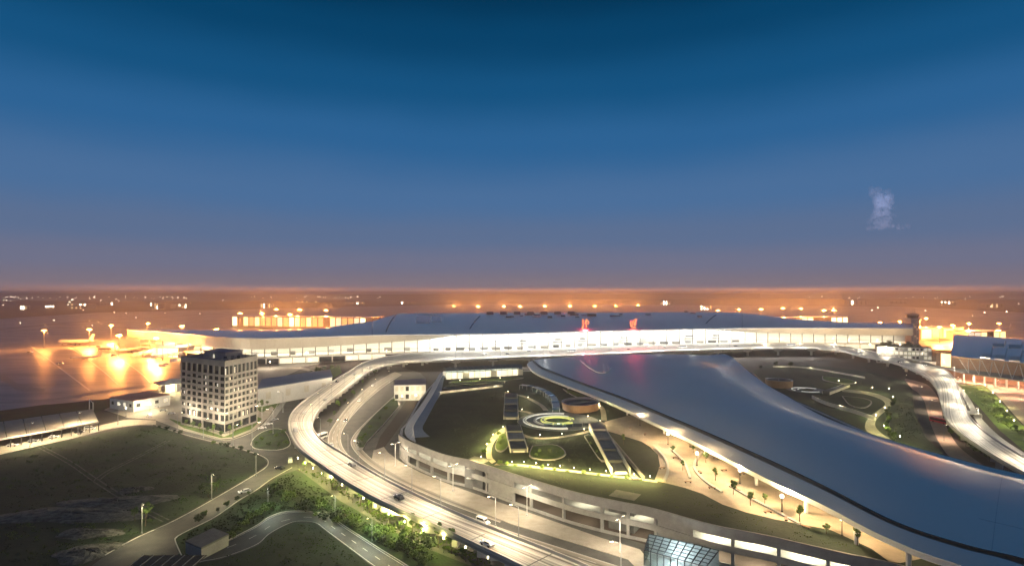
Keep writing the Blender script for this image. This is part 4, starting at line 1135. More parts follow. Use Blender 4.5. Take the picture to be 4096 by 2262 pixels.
for i, (x, y) in enumerate([(975, 384), (1000, 390), (1020, 398)]):
    c = place(road_lamp0, at(x, y), math.radians(200), ordinal(i) + ' lamp from the left before the second terminal arcade', 'second terminal lamps', 0.8)
    lamp(c, 'lamp_light', (2.4, 0, 10.0), 4200, (1.0, 0.55, 0.36), 'SPOT', size=0.3, spot=2.6)

# ------------------------------------------------------------------ right-hand ground
sheet('right_garden_lawn', [(752, 371), (768, 364), (830, 366), (870, 372), (905, 380), (912, 388), (914, 410), (925, 436), (945, 455), (930, 456), (900, 446), (850, 428), (800, 404), (770, 388)], 1.2, 'roof_lawn')
struct('right_garden_base', MB().prism([at(x, y, 1.1) for x, y in [(752, 371), (768, 364), (830, 366), (870, 372), (905, 380), (912, 388), (914, 410), (925, 436), (945, 455), (930, 456), (900, 446), (850, 428), (800, 404), (770, 388)]], 0.0, 1.1), 'concrete')
wa, wb = edges([(842, 388.5), (868, 391), (886, 396.5), (893, 402), (887, 409), (879, 416), (875, 424), (882, 433), (900, 443), (914, 447)], [(842, 391), (864, 393.5), (879, 398), (885, 403), (880, 408.5), (870, 415.5), (865, 425), (870, 434), (890, 446), (908, 450)], 50, 1.25)
struct('garden_walk_path', MB().ribbon(wa, wb, 0.03), 'paving')
pa, pb = edges([(905, 378), (925, 383), (935.4, 392.5), (940.5, 405), (943, 417), (949, 431), (960, 447), (985, 466)], [(903, 385), (915, 390), (923, 398), (927, 410), (931, 424), (938, 440), (948, 455), (965, 470)], 50)
struct('ramp_pavement', MB().ribbon(pa, pb, 0.09), 'pink_paving')
sheet('car_park_road', [(907, 384), (922, 391), (928, 400), (932, 424), (940, 442), (925, 440), (914, 415), (910, 398)], 0.05, 'asphalt')
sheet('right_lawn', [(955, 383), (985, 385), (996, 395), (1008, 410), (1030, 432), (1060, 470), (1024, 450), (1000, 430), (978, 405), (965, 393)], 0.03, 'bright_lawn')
ya, yb = edges([(954, 382), (962, 388), (971, 400), (981, 417), (1000, 436), (1024, 452), (1050, 468)], [(952, 383.5), (959, 390), (966.5, 402), (976, 420), (995, 440), (1024, 459), (1050, 476)], 40)
struct('lawn_service_road', MB().ribbon(ya, yb, 0.08), 'concrete_pale')
qa, qb = edges([(986, 386), (1000, 398), (1014, 414), (1030, 430)], [(990, 385), (1006, 396), (1020, 409), (1036, 424)], 24)
struct('lawn_path', MB().ribbon(qa, qb, 0.07), 'plaza_paving')
sheet('second_terminal_pavement', [(950, 378), (966, 376), (1040, 384), (1080, 420), (1036, 424), (1020, 409), (1006, 396), (990, 385), (960, 382)], 0.05, 'pink_paving')

# ------------------------------------------------------------------ trees and shrubs
def crown_mesh(seed, r, h, n, clumps, leaf):
    rnd = random.Random(seed); mb = MB()
    cl = []
    for _ in range(clumps):
        a, u = rnd.uniform(0, 6.283), rnd.uniform(-0.7, 0.9); q = rnd.uniform(0.25, 0.8)
        cl.append((r * q * math.cos(a) * math.sqrt(1 - u * u), r * q * math.sin(a) * math.sqrt(1 - u * u), h * 0.5 * u * 0.8, r * rnd.uniform(0.28, 0.5)))
    for _ in range(n):
        cx, cy, cz, cr = rnd.choice(cl)
        v = Vector((rnd.gauss(0, 1), rnd.gauss(0, 1), rnd.gauss(0, 0.8))).normalized() * cr * rnd.uniform(0.55, 1.08)
        p = Vector((cx, cy, cz)) + v
        a = Vector((rnd.uniform(-1, 1), rnd.uniform(-1, 1), rnd.uniform(-1, 1))).normalized(); b = a.cross(v.normalized() + Vector((0.01, 0.02, 0.03)))
        if b.length < 0.1: continue
        b.normalize(); s = leaf * rnd.uniform(0.6, 1.3)
        mb.poly([p - a * s, p + b * s * 0.6, p + a * s, p - b * s * 0.6])
    return mb
def make_tree(seed, trunk_h, r, h, m, n=420, clumps=13, leaf=0.34, name='tree', lean=0.0):
    t = thing(name, 'tree', 'tree')
    rnd = random.Random(seed)
    tr = MB().tube([(0, 0, 0), (lean * 0.4, 0.05, trunk_h * 0.6), (lean, 0, trunk_h + h * 0.35)], [0.16, 0.12, 0.05], 7)
    for k in range(5):
        a = k * 1.3 + rnd.random(); z0 = trunk_h * rnd.uniform(0.75, 1.1)
        tr.tube([(lean * 0.6, 0, z0), (r * 0.35 * math.cos(a), r * 0.35 * math.sin(a), z0 + h * 0.25), (r * 0.65 * math.cos(a), r * 0.65 * math.sin(a), z0 + h * 0.42)], [0.07, 0.045, 0.02], 5)
    tr.build('trunk', 'bark', t, local=True)
    c = crown_mesh(seed, r, h, n, clumps, leaf); c.build('crown', m, t, local=True, loc=(lean, 0, trunk_h + h * 0.45))
    return t
def make_shrub(seed, r, h, m, n=260):
    t = thing('shrub', 'shrub', 'shrub')
    MB().tube([(0, 0, 0), (0.05, 0, h * 0.5)], [0.08, 0.03], 5).tube([(0, 0, 0), (0.3, 0.2, h * 0.5)], [0.06, 0.02], 5).build('stem', 'bark', t, local=True)
    crown_mesh(seed, r, h, n, 9, 0.24).build('foliage', m, t, local=True, loc=(0, 0, h * 0.52))
    return t
TREES = [make_tree(1, 2.6, 1.9, 3.4, 'leaf_green'), make_tree(2, 3.0, 1.6, 3.8, 'leaf_light', 360), make_tree(3, 2.4, 2.3, 3.2, 'leaf_dark', 480), make_tree(4, 3.2, 1.4, 4.2, 'leaf_green', 260, 9, lean=0.4)]
SHRUBS = [make_shrub(11, 1.3, 1.7, 'leaf_green'), make_shrub(12, 1.5, 1.5, 'leaf_light'), make_shrub(13, 1.2, 1.9, 'leaf_dark')]
for o in TREES + SHRUBS: KIDS[o.name] = list(o.children)
rt = random.Random(77)
def plant(kind, px, z, labels, group, sc=(0.85, 1.2), which=None):
    for i, (x, y) in enumerate(px):
        pr = (TREES if kind == 't' else SHRUBS)[which[i % len(which)] if which else rt.randrange(4 if kind == 't' else 3)]
        s = rt.uniform(*sc)
        lab = labels if isinstance(labels, str) else labels[i]
        if '%s' in lab: lab = lab % ordinal(i)
        s *= rt.choice([0.75, 0.9, 1.0, 1.0, 1.2]); place(pr, at(x + rt.uniform(-.8, .8), y + rt.uniform(-.25, .25), z), rt.uniform(0, 6.28), lab, group, (s * rt.uniform(.85, 1.2), s * rt.uniform(.85, 1.2), s * rt.uniform(0.8, 1.25)))
plant('t', [(208.8, 496.5), (216, 490.7), (201, 493), (146, 525), (133.8, 519.8)], 0, ['slim sapling left of the field-edge lamp', 'sapling right of the field-edge lamp', 'bushy sapling set back behind the field-edge lamp', 'lone rounded sapling beside the near field lamp', 'small sapling behind the lone rounded one'], 'saplings at the field edge', (0.75, 1.0))
plant('s', [(197.7, 521.5), (204.7, 515.5), (217.5, 510.5), (226.8, 505.2), (237, 499.6), (248, 494)], 0.1, '%s round kerbside shrub from the box building along the access road', 'kerbside shrubs', (0.9, 1.15), [2, 0])
plant('s', [(160, 427.2), (167, 429.5), (174, 431.5), (181, 433.6), (214, 443.2), (220.4, 444.6), (226.8, 446.4), (233.8, 448), (240.8, 450), (248, 452.2), (255, 455)], 0.1, '%s shrub from the house end along the field-top road', 'field-top shrubs', (0.8, 1.1))
plant('s', [(344.4, 515), (352.5, 523.6), (366.5, 531), (372.3, 535.5), (379.3, 539), (391, 547), (407, 553), (414, 557), (422, 563), (308, 507.6), (320, 508.2), (265, 511), (271, 509), (258, 515), (243, 524), (236, 533), (230, 537), (249, 519)], 0.05, '%s bright leafy shrub on the rim of the dark curved road', 'shrubs by the curved road', (1.3, 2.1), [0, 1, 1])
plant('t', [(325.8, 484.5), (333, 489), (349, 499), (360, 505), (370, 512), (389.7, 524), (401, 530), (413, 535), (423.5, 540), (438.6, 547), (451, 552.5), (463, 558), (477, 564.5), (305, 470)], 0.05, '%s slender tree from the junction on the bank below the elevated road', 'trees on the bank', (0.7, 1.0), [3, 1, 0])
dark = []
for k in range(34):
    t = rt.random(); x = 262 + t * 170; y = 484 + t * 66 + rt.uniform(-2, 13) * (1 - 0.25 * t) - (x - 262) * 0.0
    dark.append((x, y))
dark.sort()
plant('s', dark, 0.05, '%s dark bush from the junction end in the belt below the lit bank', 'belt bushes', (0.7, 2.2), [2, 0, 1])
plant('s', [(256, 444), (262, 439), (268, 445), (276, 436), (283, 434), (286, 443), (279, 446), (271, 432)], 0.2, '%s leafy shrub on the grass of the traffic island', 'island shrubs', (.8, 1.5), [0, 1])
plant('t', [(186, 426), (193, 428.5), (200, 430.5), (207, 432.8), (214, 435), (221, 436.8), (230, 435), (236, 431), (241, 427.5), (246, 424)], 0.1, '%s yard tree from the left around the foot of the office block', 'trees round the office block', (0.6, 0.85), [1, 0])
plant('t', [(252, 409.5), (257, 406.5), (262, 409), (268, 405), (274, 400.5), (281, 396), (288, 391), (276, 397.5), (294, 386)], 0.1, '%s tree from the office block along the yard road verge', 'yard road trees', (0.7, 1.0), [1, 0])
plant('s', [(306, 376), (312, 374), (318, 371.5), (325, 369.5), (332, 368), (338, 367.5), (315, 377), (324, 374)], 0.1, '%s bright shrub on the verge behind the elevated road bend', 'verge shrubs', (1.6, 2.4), [1, 0])
plant('t', [(362, 386), (368, 381), (375, 376.5), (354, 397), (345, 403), (338, 410), (334, 417), (330, 425), (366, 378)], 0.1, '%s tree from the terminal end inside the elevated loop', 'trees inside the loop', (0.8, 1.15), [1, 0, 1])
plant('s', [(360, 446), (361, 441), (365, 435), (371, 427), (379, 418), (387, 409), (394, 401)], 0.55, '%s low shrub from the tip of the planted median', 'median shrubs', (0.9, 1.3))
plant('t', [(624, 444), (672, 452), (683, 470), (706, 462), (716, 480), (734, 494), (751, 505), (765, 503), (800, 521), (826, 533), (858, 545), (693, 452)], GZ, '%s small planted tree along the plaza from the far end', 'plaza trees', (0.5, 0.75), [1, 0])
plant('s', [(500, 463.5), (507, 464.5), (515, 465.5), (530, 467), (542, 468.5), (554, 470), (567, 471.5), (583, 473.5), (598, 475), (612, 477), (627, 478.5), (642, 480.5), (484, 452), (489, 443), (498, 434)], GZ, '%s tuft of lit planting along the garden walk', 'walk planting', (0.6, 0.9), [1])
hed = [(893 + 2.2 * math.sin(k * 1.1) - k * 0.9 + (0 if k < 8 else (k - 8) * 1.9), 400 + k * 2.9) for k in range(15)]
plant('s', hed, 1.2, '%s shrub from the top in the winding hedge of the right garden', 'winding hedge', (1.3, 1.9), [2, 0])
plant('s', [(960, 438), (964, 441), (968, 444), (972, 447), (976, 450), (981, 453), (986, 456), (955, 433), (990, 459)], 0.1, '%s shrub from the top between the right elevated road and the swooping roof', 'right roadside shrubs', (1.4, 2.1), [0, 1])
plant('s', [(993, 400), (997, 405), (1001, 411), (1006, 417), (1011, 422), (1016, 428), (1020, 433)], 0.1, '%s shrub from the top beside the right lawn path', 'lawn path shrubs', (1.2, 1.7), [1, 0])
plant('t', [(884, 350.5), (889, 350), (895, 350.2), (901, 351), (907, 352), (913, 353.4), (919, 355), (925, 357.5)], 0, '%s dark tree from the left behind the white block building', 'trees behind the block', (2.0, 2.6), [2])
plant('t', [(760, 369), (775, 366.5), (790, 367.5), (742, 372)], 1.2, '%s dark tree from the left in the far corner of the right garden', 'right garden trees', (0.9, 1.2), [2])

# ------------------------------------------------------------------ vehicles
def make_car(body_m, kind='car'):
    L, W, H = {'car': (4.5, 1.8, 1.45), 'van': (5.2, 1.95, 2.1), 'bus': (11.5, 2.5, 3.2)}[kind]
    t = thing({'car': 'car', 'van': 'van', 'bus': 'bus'}[kind], 'x', kind)
    x = L / 2
    if kind == 'car': prof = [(-x, .35), (-x, .85), (-x * .86, 1.0), (-x * .62, H), (x * .1, H), (x * .42, .98), (x * .92, .82), (x, .6), (x, .35)]
    elif kind == 'van': prof = [(-x, .4), (-x, 1.2), (-x * .93, H), (x * .35, H), (x * .68, 1.15), (x * .97, 1.0), (x, .6), (x, .4)]
    else: prof = [(-x, .45), (-x, H * .96), (-x * .97, H), (x * .96, H), (x, H * .9), (x, .45)]
    mb = MB(); n = len(prof)
    wz = lambda z: W / 2 * (1.0 if z < 1.0 or kind == 'bus' else 0.86)
    a = [mb.vert((p, -wz(z), z)) for p, z in prof]; b = [mb.vert((p, wz(z), z)) for p, z in prof]
    mb.f.append(a[::-1]); mb.f.append(b)
    for k in range(n): mb.f.append([a[k], a[(k + 1) % n], b[(k + 1) % n], b[k]])
    mb.build('body', body_m, t, local=True)
    g0, g1 = (1.02, H - 0.1) if kind != 'bus' else (1.4, 2.6)
    for s in (-1, 1):
        if kind == 'car': pts = [(-x * .70, g0), (-x * .58, g1), (x * .07, g1), (x * .33, g0)]
        elif kind == 'van': pts = [(-x * .8, 1.25), (-x * .78, H - .2), (x * .32, H - .2), (x * .58, 1.25)]
        else: pts = [(-x * .93, g0), (-x * .93, g1), (x * .93, g1), (x * .93, g0)]
        MB().poly([(p, s * (wz(z) * 1.0 + 0.03 if kind == 'bus' else W / 2 * (0.86 + 0.14 * (g1 - z) / (g1 - g0 + 1e-6) * 0.6) + 0.02), z) for p, z in pts]).build('side_window', 'car_glass', t, local=True)
    fx = {'car': ((x * .12 + .03, g1), (x * .42 + .03, g0)), 'van': ((x * .37 + .03, H - .12), (x * .66 + .03, 1.22)), 'bus': ((x + .02, 2.7), (x + .02, 1.2))}[kind]
    MB().poly([(fx[0][0], -W * .38, fx[0][1]), (fx[0][0], W * .38, fx[0][1]), (fx[1][0], W * .42, fx[1][1]), (fx[1][0], -W * .42, fx[1][1])]).build('windscreen', 'car_glass', t, local=True)
    r = 0.33 if kind != 'bus' else 0.48
    for sx in (-0.58, 0.60):
        for s in (-1, 1):
            MB().tube([(x * sx, s * (W / 2 - .2), r), (x * sx, s * (W / 2 + .02), r)], r, 10).build('wheel', 'tyre', t, local=True)
    for s in (-1, 1): MB().box((x + .01, s * W * .36, .72 if kind != 'bus' else .8), (.06, .34, .16)).build('headlight', 'lit_white', t, local=True)
    return t
CARS = {'w': make_car('car_white'), 's': make_car('car_silver'), 'd': make_car('car_dark'), 'v': make_car('car_white', 'van'), 'b': make_car('car_white', 'bus'), 'r': make_car('bus_red', 'bus')}
for o in CARS.values(): KIDS[o.name] = list(o.children)
for kd, x, y, z, deg, lab, gr in [
    ('v', 191.5, 423.6, 0.05, 150, 'white van parked at the left foot of the office block', 'cars near the office block'),
    ('w', 207, 428, 0.05, 150, 'white car parked against the middle of the office block', 'cars near the office block'),
    ('w', 246, 417.5, 0.05, 60, 'white car parked by the right side of the office block', 'cars near the office block'),
    ('s', 280, 391.5, 0.06, 40, 'silver car beside the warehouse yard', 'cars near the office block'),
    ('w', 261.7, 428.3, 0.06, 35, 'white car, nearest of three queued by the traffic island', 'cars queued at the island'),
    ('w', 268, 424.3, 0.06, 38, 'white car in the middle of the three by the traffic island', 'cars queued at the island'),
    ('s', 274.4, 419.8, 0.06, 45, 'silver car, farthest of three queued by the traffic island', 'cars queued at the island'),
    ('v', 290.3, 461.5, 0.06, 110, 'white van under the bend of the elevated road', 'cars on the junction'),
    ('d', 279.8, 468.5, 0.06, 160, 'dark car crossing the junction mouth', 'cars on the junction'),
    ('w', 244.8, 491.9, 0.06, 215, 'white car on the access road between the kerbs', 'cars on the junction'),
    ('b', 319, 439, 0.09, 70, 'white bus half under the elevated loop', 'buses'),
    ('r', 940, 422.5, 0.12, 105, 'red bus descending the paved ramp', 'buses'),
    ('d', 79, 432.0, 0.1, 25, 'dark car at the right end of the long shelter', 'vehicles at the shelter'),
    ('w', 53.5, 437.2, 0.1, 25, 'white car under the middle of the long shelter', 'vehicles at the shelter'),
    ('v', 89.6, 428.8, 0.1, 25, 'white van just past the long shelter', 'vehicles at the shelter'),
    ('s', 33, 441, 0.1, 25, 'silver car second from the frame edge under the shelter', 'vehicles at the shelter'),
    ('w', 12, 445.5, 0.1, 25, 'white car closest to the frame edge under the shelter', 'vehicles at the shelter'),
    ('w', 156, 407, 0.05, 30, 'white car parked right of the small house', 'cars by the house'), ('s', 163, 410.5, 0.05, 30, 'silver car parked below the amber canopy', 'cars by the house'), ('d', 160, 401, 0.05, 120, 'dark car parked before the amber canopy posts', 'cars by the house'), ('w', 171, 413.5, 0.05, 30, 'white car parked close to the office corner', 'cars by the house'), ('v', 149, 416.5, 0.05, 140, 'white van on the road below the small house', 'cars by the house')]:
    place(CARS[kd], at(x, y, z), math.radians(deg), lab, gr)
rc = random.Random(5)
for i in range(18):
    k = int(4 + i * 3.0); p = fa[k].lerp(na[k], 0.34 + 0.1 * (i % 3)); q = fa[k + 1].lerp(na[k + 1], 0.34 + 0.1 * (i % 3))
    kd = 'wsdvwb'[i % 6]
    place(CARS[kd], p + Vector((0, 0, 0.05)), math.atan2(q.y - p.y, q.x - p.x), ordinal(i) + ' vehicle from the left along the bright drop-off deck', 'vehicles on the drop-off deck')
for i in range(7):
    k = 12 + i * 7; p = ra_[k].lerp(rb_[k], 0.3 if i % 2 else 0.68); q = ra_[k + 1].lerp(rb_[k + 1], 0.3 if i % 2 else 0.68)
    if i > 3: continue
    place(CARS['wsdw'[i]], p + Vector((0, 0, 0.05)), math.atan2(q.y - p.y, q.x - p.x), ordinal(i) + ' car from the terminal on the right elevated road', 'cars on the right elevated road')

for i in range(9):
    k = 10 + i * 14; t_ = (0.22, 0.5, 0.78)[i % 3]; p = oa[k].lerp(ob[k], t_); q = oa[k + 1].lerp(ob[k + 1], t_)
    place(CARS['wdsvwsdwv'[i]], p + Vector((0, 0, 0.04)), math.atan2(q.y - p.y, q.x - p.x), ordinal(i) + ' vehicle from the near end driving up the elevated loop', 'vehicles on the elevated loop')
for i in range(6):
    k = 20 + i * 15; t_ = (0.2, 0.52, 0.82)[i % 3]; p = a1[k].lerp(b1[k], t_); q = a1[k + 1].lerp(b1[k + 1], t_)
    place(CARS['swdwsv'[i]], p + Vector((0, 0, 0.1)), math.atan2(q.y - p.y, q.x - p.x), ordinal(i) + ' vehicle from the terminal on the lower arrivals road', 'vehicles on the lower road')
# ------------------------------------------------------------------ aircraft
def make_plane():
    t = thing('airliner', 'x', 'airplane')
    MB().tube([(-19, 0, 4.6), (-17, 0, 4.4), (-11, 0, 4.0), (11, 0, 3.7), (16, 0, 3.6), (18.5, 0, 3.3), (19.3, 0, 3.1)], [0.35, 0.9, 1.9, 2.0, 1.9, 1.1, 0.25], 14).build('fuselage', 'car_white', t, local=True, smooth=True)
    for s in (-1, 1):
        mb = MB(); pts = [(4.5, s * 1.6, 2.8), (-2.0, s * 1.6, 2.8), (-6.0, s * 16.5, 4.3), (-4.2, s * 16.5, 4.3)]
        lo = [mb.vert((a, b, c - 0.25)) for a, b, c in pts]; hi = [mb.vert((a, b, c + 0.15)) for a, b, c in pts]
        mb.f += [hi if s > 0 else hi[::-1], lo[::-1]] + [[lo[k], lo[(k + 1) % 4], hi[(k + 1) % 4], hi[k]] for k in range(4)]
        mb.build('wing', 'car_silver', t, local=True)
        MB().tube([(3.8, s * 5.6, 1.7), (3.2, s * 5.6, 1.7), (-0.4, s * 5.6, 1.8)], [0.95, 1.05, 0.6], 12).build('engine', 'grey_metal', t, local=True)
        MB().prism([(-15.0, s * 0.5), (-17.6, s * 0.5), (-19.0, s * 6.0), (-17.8, s * 6.0)], 4.7, 4.95).build('tailplane', 'car_silver', t, local=True)
        MB().tube([(-1.5, s * 2.6, 2.6), (-1.5, s * 2.6, 0.5)], 0.18, 6).tube([(-1.5, s * 2.6 - .3, 0.5), (-1.5, s * 2.6 + .3, 0.5)], 0.5, 10).build('main_gear', 'tyre', t, local=True)
        w = MB()
        for k in range(22): w.poly([(-10 + k * 1.02, s * 2.02, 4.2), (-9.6 + k * 1.02, s * 2.02, 4.2), (-9.6 + k * 1.02, s * 1.99, 4.6), (-10 + k * 1.02, s * 1.99, 4.6)])
        w.build('cabin_windows', 'car_glass', t, local=True)
    mb = MB(); pts = [(-13.2, 5.2), (-18.2, 5.2), (-20.0, 11.4), (-17.6, 11.4)]
    a = [mb.vert((p, -0.16, z)) for p, z in pts]; b = [mb.vert((p, 0.16, z)) for p, z in pts]
    mb.f += [a, b[::-1]] + [[a[k], b[k], b[(k + 1) % 4], a[(k + 1) % 4]] for k in range(4)]
    mb.build('tail_fin', 'car_white', t, local=True)
    MB().tube([(14.5, 0, 2.2), (14.5, 0, 0.4)], 0.14, 6).tube([(14.5, -.2, 0.4), (14.5, .2, 0.4)], 0.4, 10).build('nose_gear', 'tyre', t, local=True)
    MB().poly([(17.6, -.9, 4.25), (18.3, -.5, 3.75), (18.3, .5, 3.75), (17.6, .9, 4.25)]).build('cockpit_window', 'car_glass', t, local=True)
    return t
plane0 = make_plane(); KIDS[plane0.name] = list(plane0.children)
for x, y, deg, sc, lab in [(76, 344.5, 176, 1.5, 'large white airliner parked broadside on the glowing apron'), (131, 352, 70, 1.15, 'white airliner nose-in toward the left wing of the terminal'), (86, 359, 210, 0.8, 'smaller airliner standing alone on the open wet apron'), (300, 326.5, 20, 1.3, 'airliner parked at the far concourse'), (795, 319.5, 160, 1.3, 'airliner parked behind the right wing'), (1003, 331, 200, 1.3, 'airliner beyond the second terminal')]:
    place(plane0, at(x, y), math.radians(deg), lab, 'parked airliners', sc)
# jet bridges at the left wing
for i, x in enumerate([160, 182, 205]):
    p = glass_at(x, 0, 4); q = p + Vector((-14 - 4 * i, -26, 0))
    t = thing('jet_bridge', ['jet bridge nearest the tip of the left wing', 'jet bridge in the middle of the left wing', 'jet bridge closest to the office block'][i], 'jet bridge', (q.x, q.y, 0), 'jet bridges')
    MB().bar((p.x, p.y, 6.5), (q.x, q.y, 5.2), 3.2, 3.2).build('tunnel', 'white_metal', t)
    MB().box((q.x, q.y, 5.2), (4.6, 4.6, 3.8), 0.4).build('cab', 'white_metal', t)
    MB().box((q.x * .7 + p.x * .3, q.y * .7 + p.y * .3, 1.9), (1.2, 1.2, 3.8)).build('leg', 'grey_metal', t)
    for j in range(4):
        a_, b_ = p.lerp(q, .15 + .2 * j), p.lerp(q, .28 + .2 * j); n_ = Vector((0, 0, 0)); dd_ = (q - p).normalized(); sd = Vector((dd_.y, -dd_.x, 0)) * 1.66
        if sd.y > 0: sd = -sd
        za_, zb_ = 6.5 - 1.3 * (.15 + .2 * j), 6.5 - 1.3 * (.28 + .2 * j)
        MB().poly([a_ + sd + Vector((0, 0, za_ - .6)), b_ + sd + Vector((0, 0, zb_ - .6)), b_ + sd + Vector((0, 0, zb_ + .8)), a_ + sd + Vector((0, 0, za_ + .8))]).build('window', 'lit_window_amber', t)
# service vehicles on the apron
for i, (x, y, dg, kd) in enumerate([(30, 352, 10, 'd'), (60, 364, 80, 'v'), (105, 350, 20, 'b'), (114, 356, 40, 'v'), (150, 352, 10, 'b'), (162, 366, 30, 'v'), (166, 364, 30, 'w'), (99, 347, 0, 'v')]):
    place(CARS[kd], at(x, y, 0.02), math.radians(dg), ['dark tug alone on the left apron', 'white van out on the wet apron', 'apron bus beside the broadside airliner', 'white service van below the broadside airliner tail', 'apron bus at the wing tip gate', 'white service van near the office block on the apron', 'white car beside the service van near the office block', 'white van at the broadside airliner wing'][i], 'apron vehicles', 1.3)

# ------------------------------------------------------------------ helper for box buildings with windows
def box_building(name, label, cat, corner, dl, dr, h, wall_m, roof_m, rows=1, nl=5, nr=5, win=('window_dark',), z0=0.0, sill=0.25, over=0.0, group=None, wseed=1, wfrac=0.6):
    """corner: nearest ground corner; dl, dr: vectors along the two visible sides"""
    t = thing(name, label, cat, (corner.x, corner.y, z0), group)
    pts = [corner, corner + dr, corner + dl + dr, corner + dl]
    MB().prism(pts, z0, z0 + h).build('wall', wall_m, t)
    c = sum(pts, Vector()) / 4
    MB().prism([c + (p - c) * (1.02 + over) for p in pts], z0 + h + 0.01, z0 + h + 0.5).build('roof', roof_m, t)
    rnd = random.Random(wseed)
    for d, n in ((dl, nl), (dr, nr)):
        if n == 0: continue
        L = d.length; u = d / L; nm = Vector((u.y, -u.x, 0))
        if nm.dot(corner) > 0: nm = -nm
        for r in range(rows):
            za, zb = z0 + h * (r + sill) / rows, z0 + h * (r + 1 - sill * 0.7) / rows
            for k in range(n):
                s0, s1 = L * (k + (1 - wfrac) / 2) / n, L * (k + 1 - (1 - wfrac) / 2) / n
                P = lambda s, z, o=0.06: corner + u * s + nm * o + Vector((0, 0, z - corner.z))
                wm = rnd.choice(win)
                w = MB().poly([P(s0, za), P(s1, za), P(s1, zb), P(s0, zb)]).build('window', wm, t)
                if L / n > 2.2:
                    MB().bar(P(s0, za, .1), P(s1, za, .1), .2).build('sill', wall_m, w)
    return t
LITA = ('lit_window_amber', 'lit_window_amber', 'lit_window', 'window_dark')
# far concourses, cargo hall, small far buildings
def far_block(name, label, cat, x0, x1, d0, d1, h, n, wall='office_wall', rows=1, win=LITA, roof='roof_metal', seed=1, over=0.0, sill=0.12, wfrac=0.86):
    a, b = atd(x0, d0), atd(x1, d1); dr = b - a; back = Vector((-dr.y, dr.x, 0)).normalized()
    if back.y < 0: back = -back
    return box_building(name, label, cat, a, back * 40, dr, h, wall, roof, rows, 0, n, win, 0.0, sill, over, None, seed, wfrac)
far_block('concourse', 'far glowing concourse with tall amber bays behind the left wing', 'concourse', 232, 372, 1330, 1260, 25, 24, rows=1, win=('lit_window_amber', 'lit_amber_hot', 'lit_amber_dim', 'lit_amber_dim', 'office_wall', 'lit_window'), wfrac=0.8, over=0.03)
far_block('concourse', 'far glowing concourse with amber bays behind the right wing', 'concourse', 752, 848, 1240, 1330, 24, 16, rows=1, win=('lit_window_amber', 'lit_amber_hot', 'lit_amber_dim', 'office_wall'), wfrac=0.8, over=0.03, seed=3)
far_block('hangar', 'amber lit hangar right of the control tower', 'hangar', 921, 964, 960, 1000, 19, 4, rows=1, win=('lit_window_amber', 'soffit'), seed=4)
far_block('cargo_shed', 'low lit cargo shed beyond the second terminal roof', 'shed', 968, 1006, 950, 980, 14, 6, rows=1, win=LITA, seed=5)
far_block('gate_lounge', 'bright little gate lounge at the tip of the left wing', 'building', 152, 178, 700, 690, 13, 5, rows=1, win=('lit_window', 'lit_window_amber'), seed=6)
rf = random.Random(31)
for k in range(16):
    x = [20, 45, 70, 100, 150, 175, 260, 300, 345, 400, 660, 700, 850, 890, 940, 985][k]
    d = rf.uniform(2600, 4200); w = rf.uniform(8, 20); h = rf.uniform(10, 30)
    far_block('far_building', 'low far-off building on the plain, %s from the left' % ordinal(k), 'building', x, x + w, d, d * rf.uniform(0.98, 1.02), h, 4, rows=1 + k % 3, win=('lit_window_amber', 'window_dark', 'window_dark', 'lit_far'), seed=k, wfrac=0.3, wall='concrete')
# distant lamps
t0 = thing('distant_lamp', 'tiny distant lamp on the dark plain toward the horizon', 'lamp')
MB().tube([(0, 0, 0), (0, 0, 14)], 0.4, 5).build('pole', 'grey_metal', t0, local=True)
MB().lathe([(0.4, 14), (1.9, 14.8), (1.9, 16.4), (0.4, 17)], (0, 0, 0), 7).build('head', 'lit_far', t0, local=True)
KIDS[t0.name] = list(t0.children)
rl = random.Random(8)
spots = []
for k in range(46): spots.append((rl.uniform(0, 190), rl.choice([294.5, 296, 297, 298.5]) + rl.uniform(-.4, .4)))
for k in range(34): spots.append((rl.uniform(250, 440), rl.choice([294, 295, 298]) + rl.uniform(-.4, .4)))
for k in range(30): spots.append((rl.uniform(450, 520), 294.5 + rl.uniform(-.5, 2)))
for k in range(26): spots.append((rl.uniform(690, 1024), rl.choice([294, 295, 297.5, 300]) + rl.uniform(-.4, .4)))
for k in range(24): spots.append((rl.uniform(0, 230), 300 + rl.random() ** 2 * 24))
for k in range(12): spots.append((rl.uniform(860, 1020), 300 + rl.random() * 14))
for x, y in spots:
    dd_ = min(6500.0, at(x, y, 12.0).y); s = max(0.3, dd_ / 3200) * rl.uniform(0.45, 1.05)
    p = atd(x, dd_)
    place(t0, Vector((p.x, p.y, 0)), 0, 'tiny distant lamp on the dark plain toward the horizon', 'distant lamps on the plain', s)

# ------------------------------------------------------------------ control tower
ct = at(912.3, 344.5); t = thing('control_tower', 'slim control tower with stepped cab at the end of the right wing', 'tower', ct)
MB().box((ct.x, ct.y, 19), (12, 12, 38)).build('shaft', 'concrete_pale', t)
for r in range(9):
    for c in range(3):
        MB().box((ct.x - 3.6 + c * 3.6, ct.y - 6.05, 4 + r * 3.4), (1.5, 0.16, 1.5)).build('window', 'brown_clad' if (r + c) % 4 else 'lit_amber_dim', t)
MB().box((ct.x, ct.y, 39.5), (15, 15, 3)).build('gallery', 'concrete_pale', t)
cab = MB().lathe([(7.0, 41), (8.6, 46)], (ct.x, ct.y, 0), 8).build('cab', 'window_dark', t)
MB().lathe([(9.2, 46.01), (9.2, 47.2), (4, 48.4)], (ct.x, ct.y, 0), 8).build('cab_roof', 'office_wall', cab)
for k in range(3): MB().tube([(ct.x - 3 + 3 * k, ct.y, 48), (ct.x - 3 + 3 * k, ct.y, 52 + k)], 0.2, 5).build('antenna', 'dark_metal', cab)

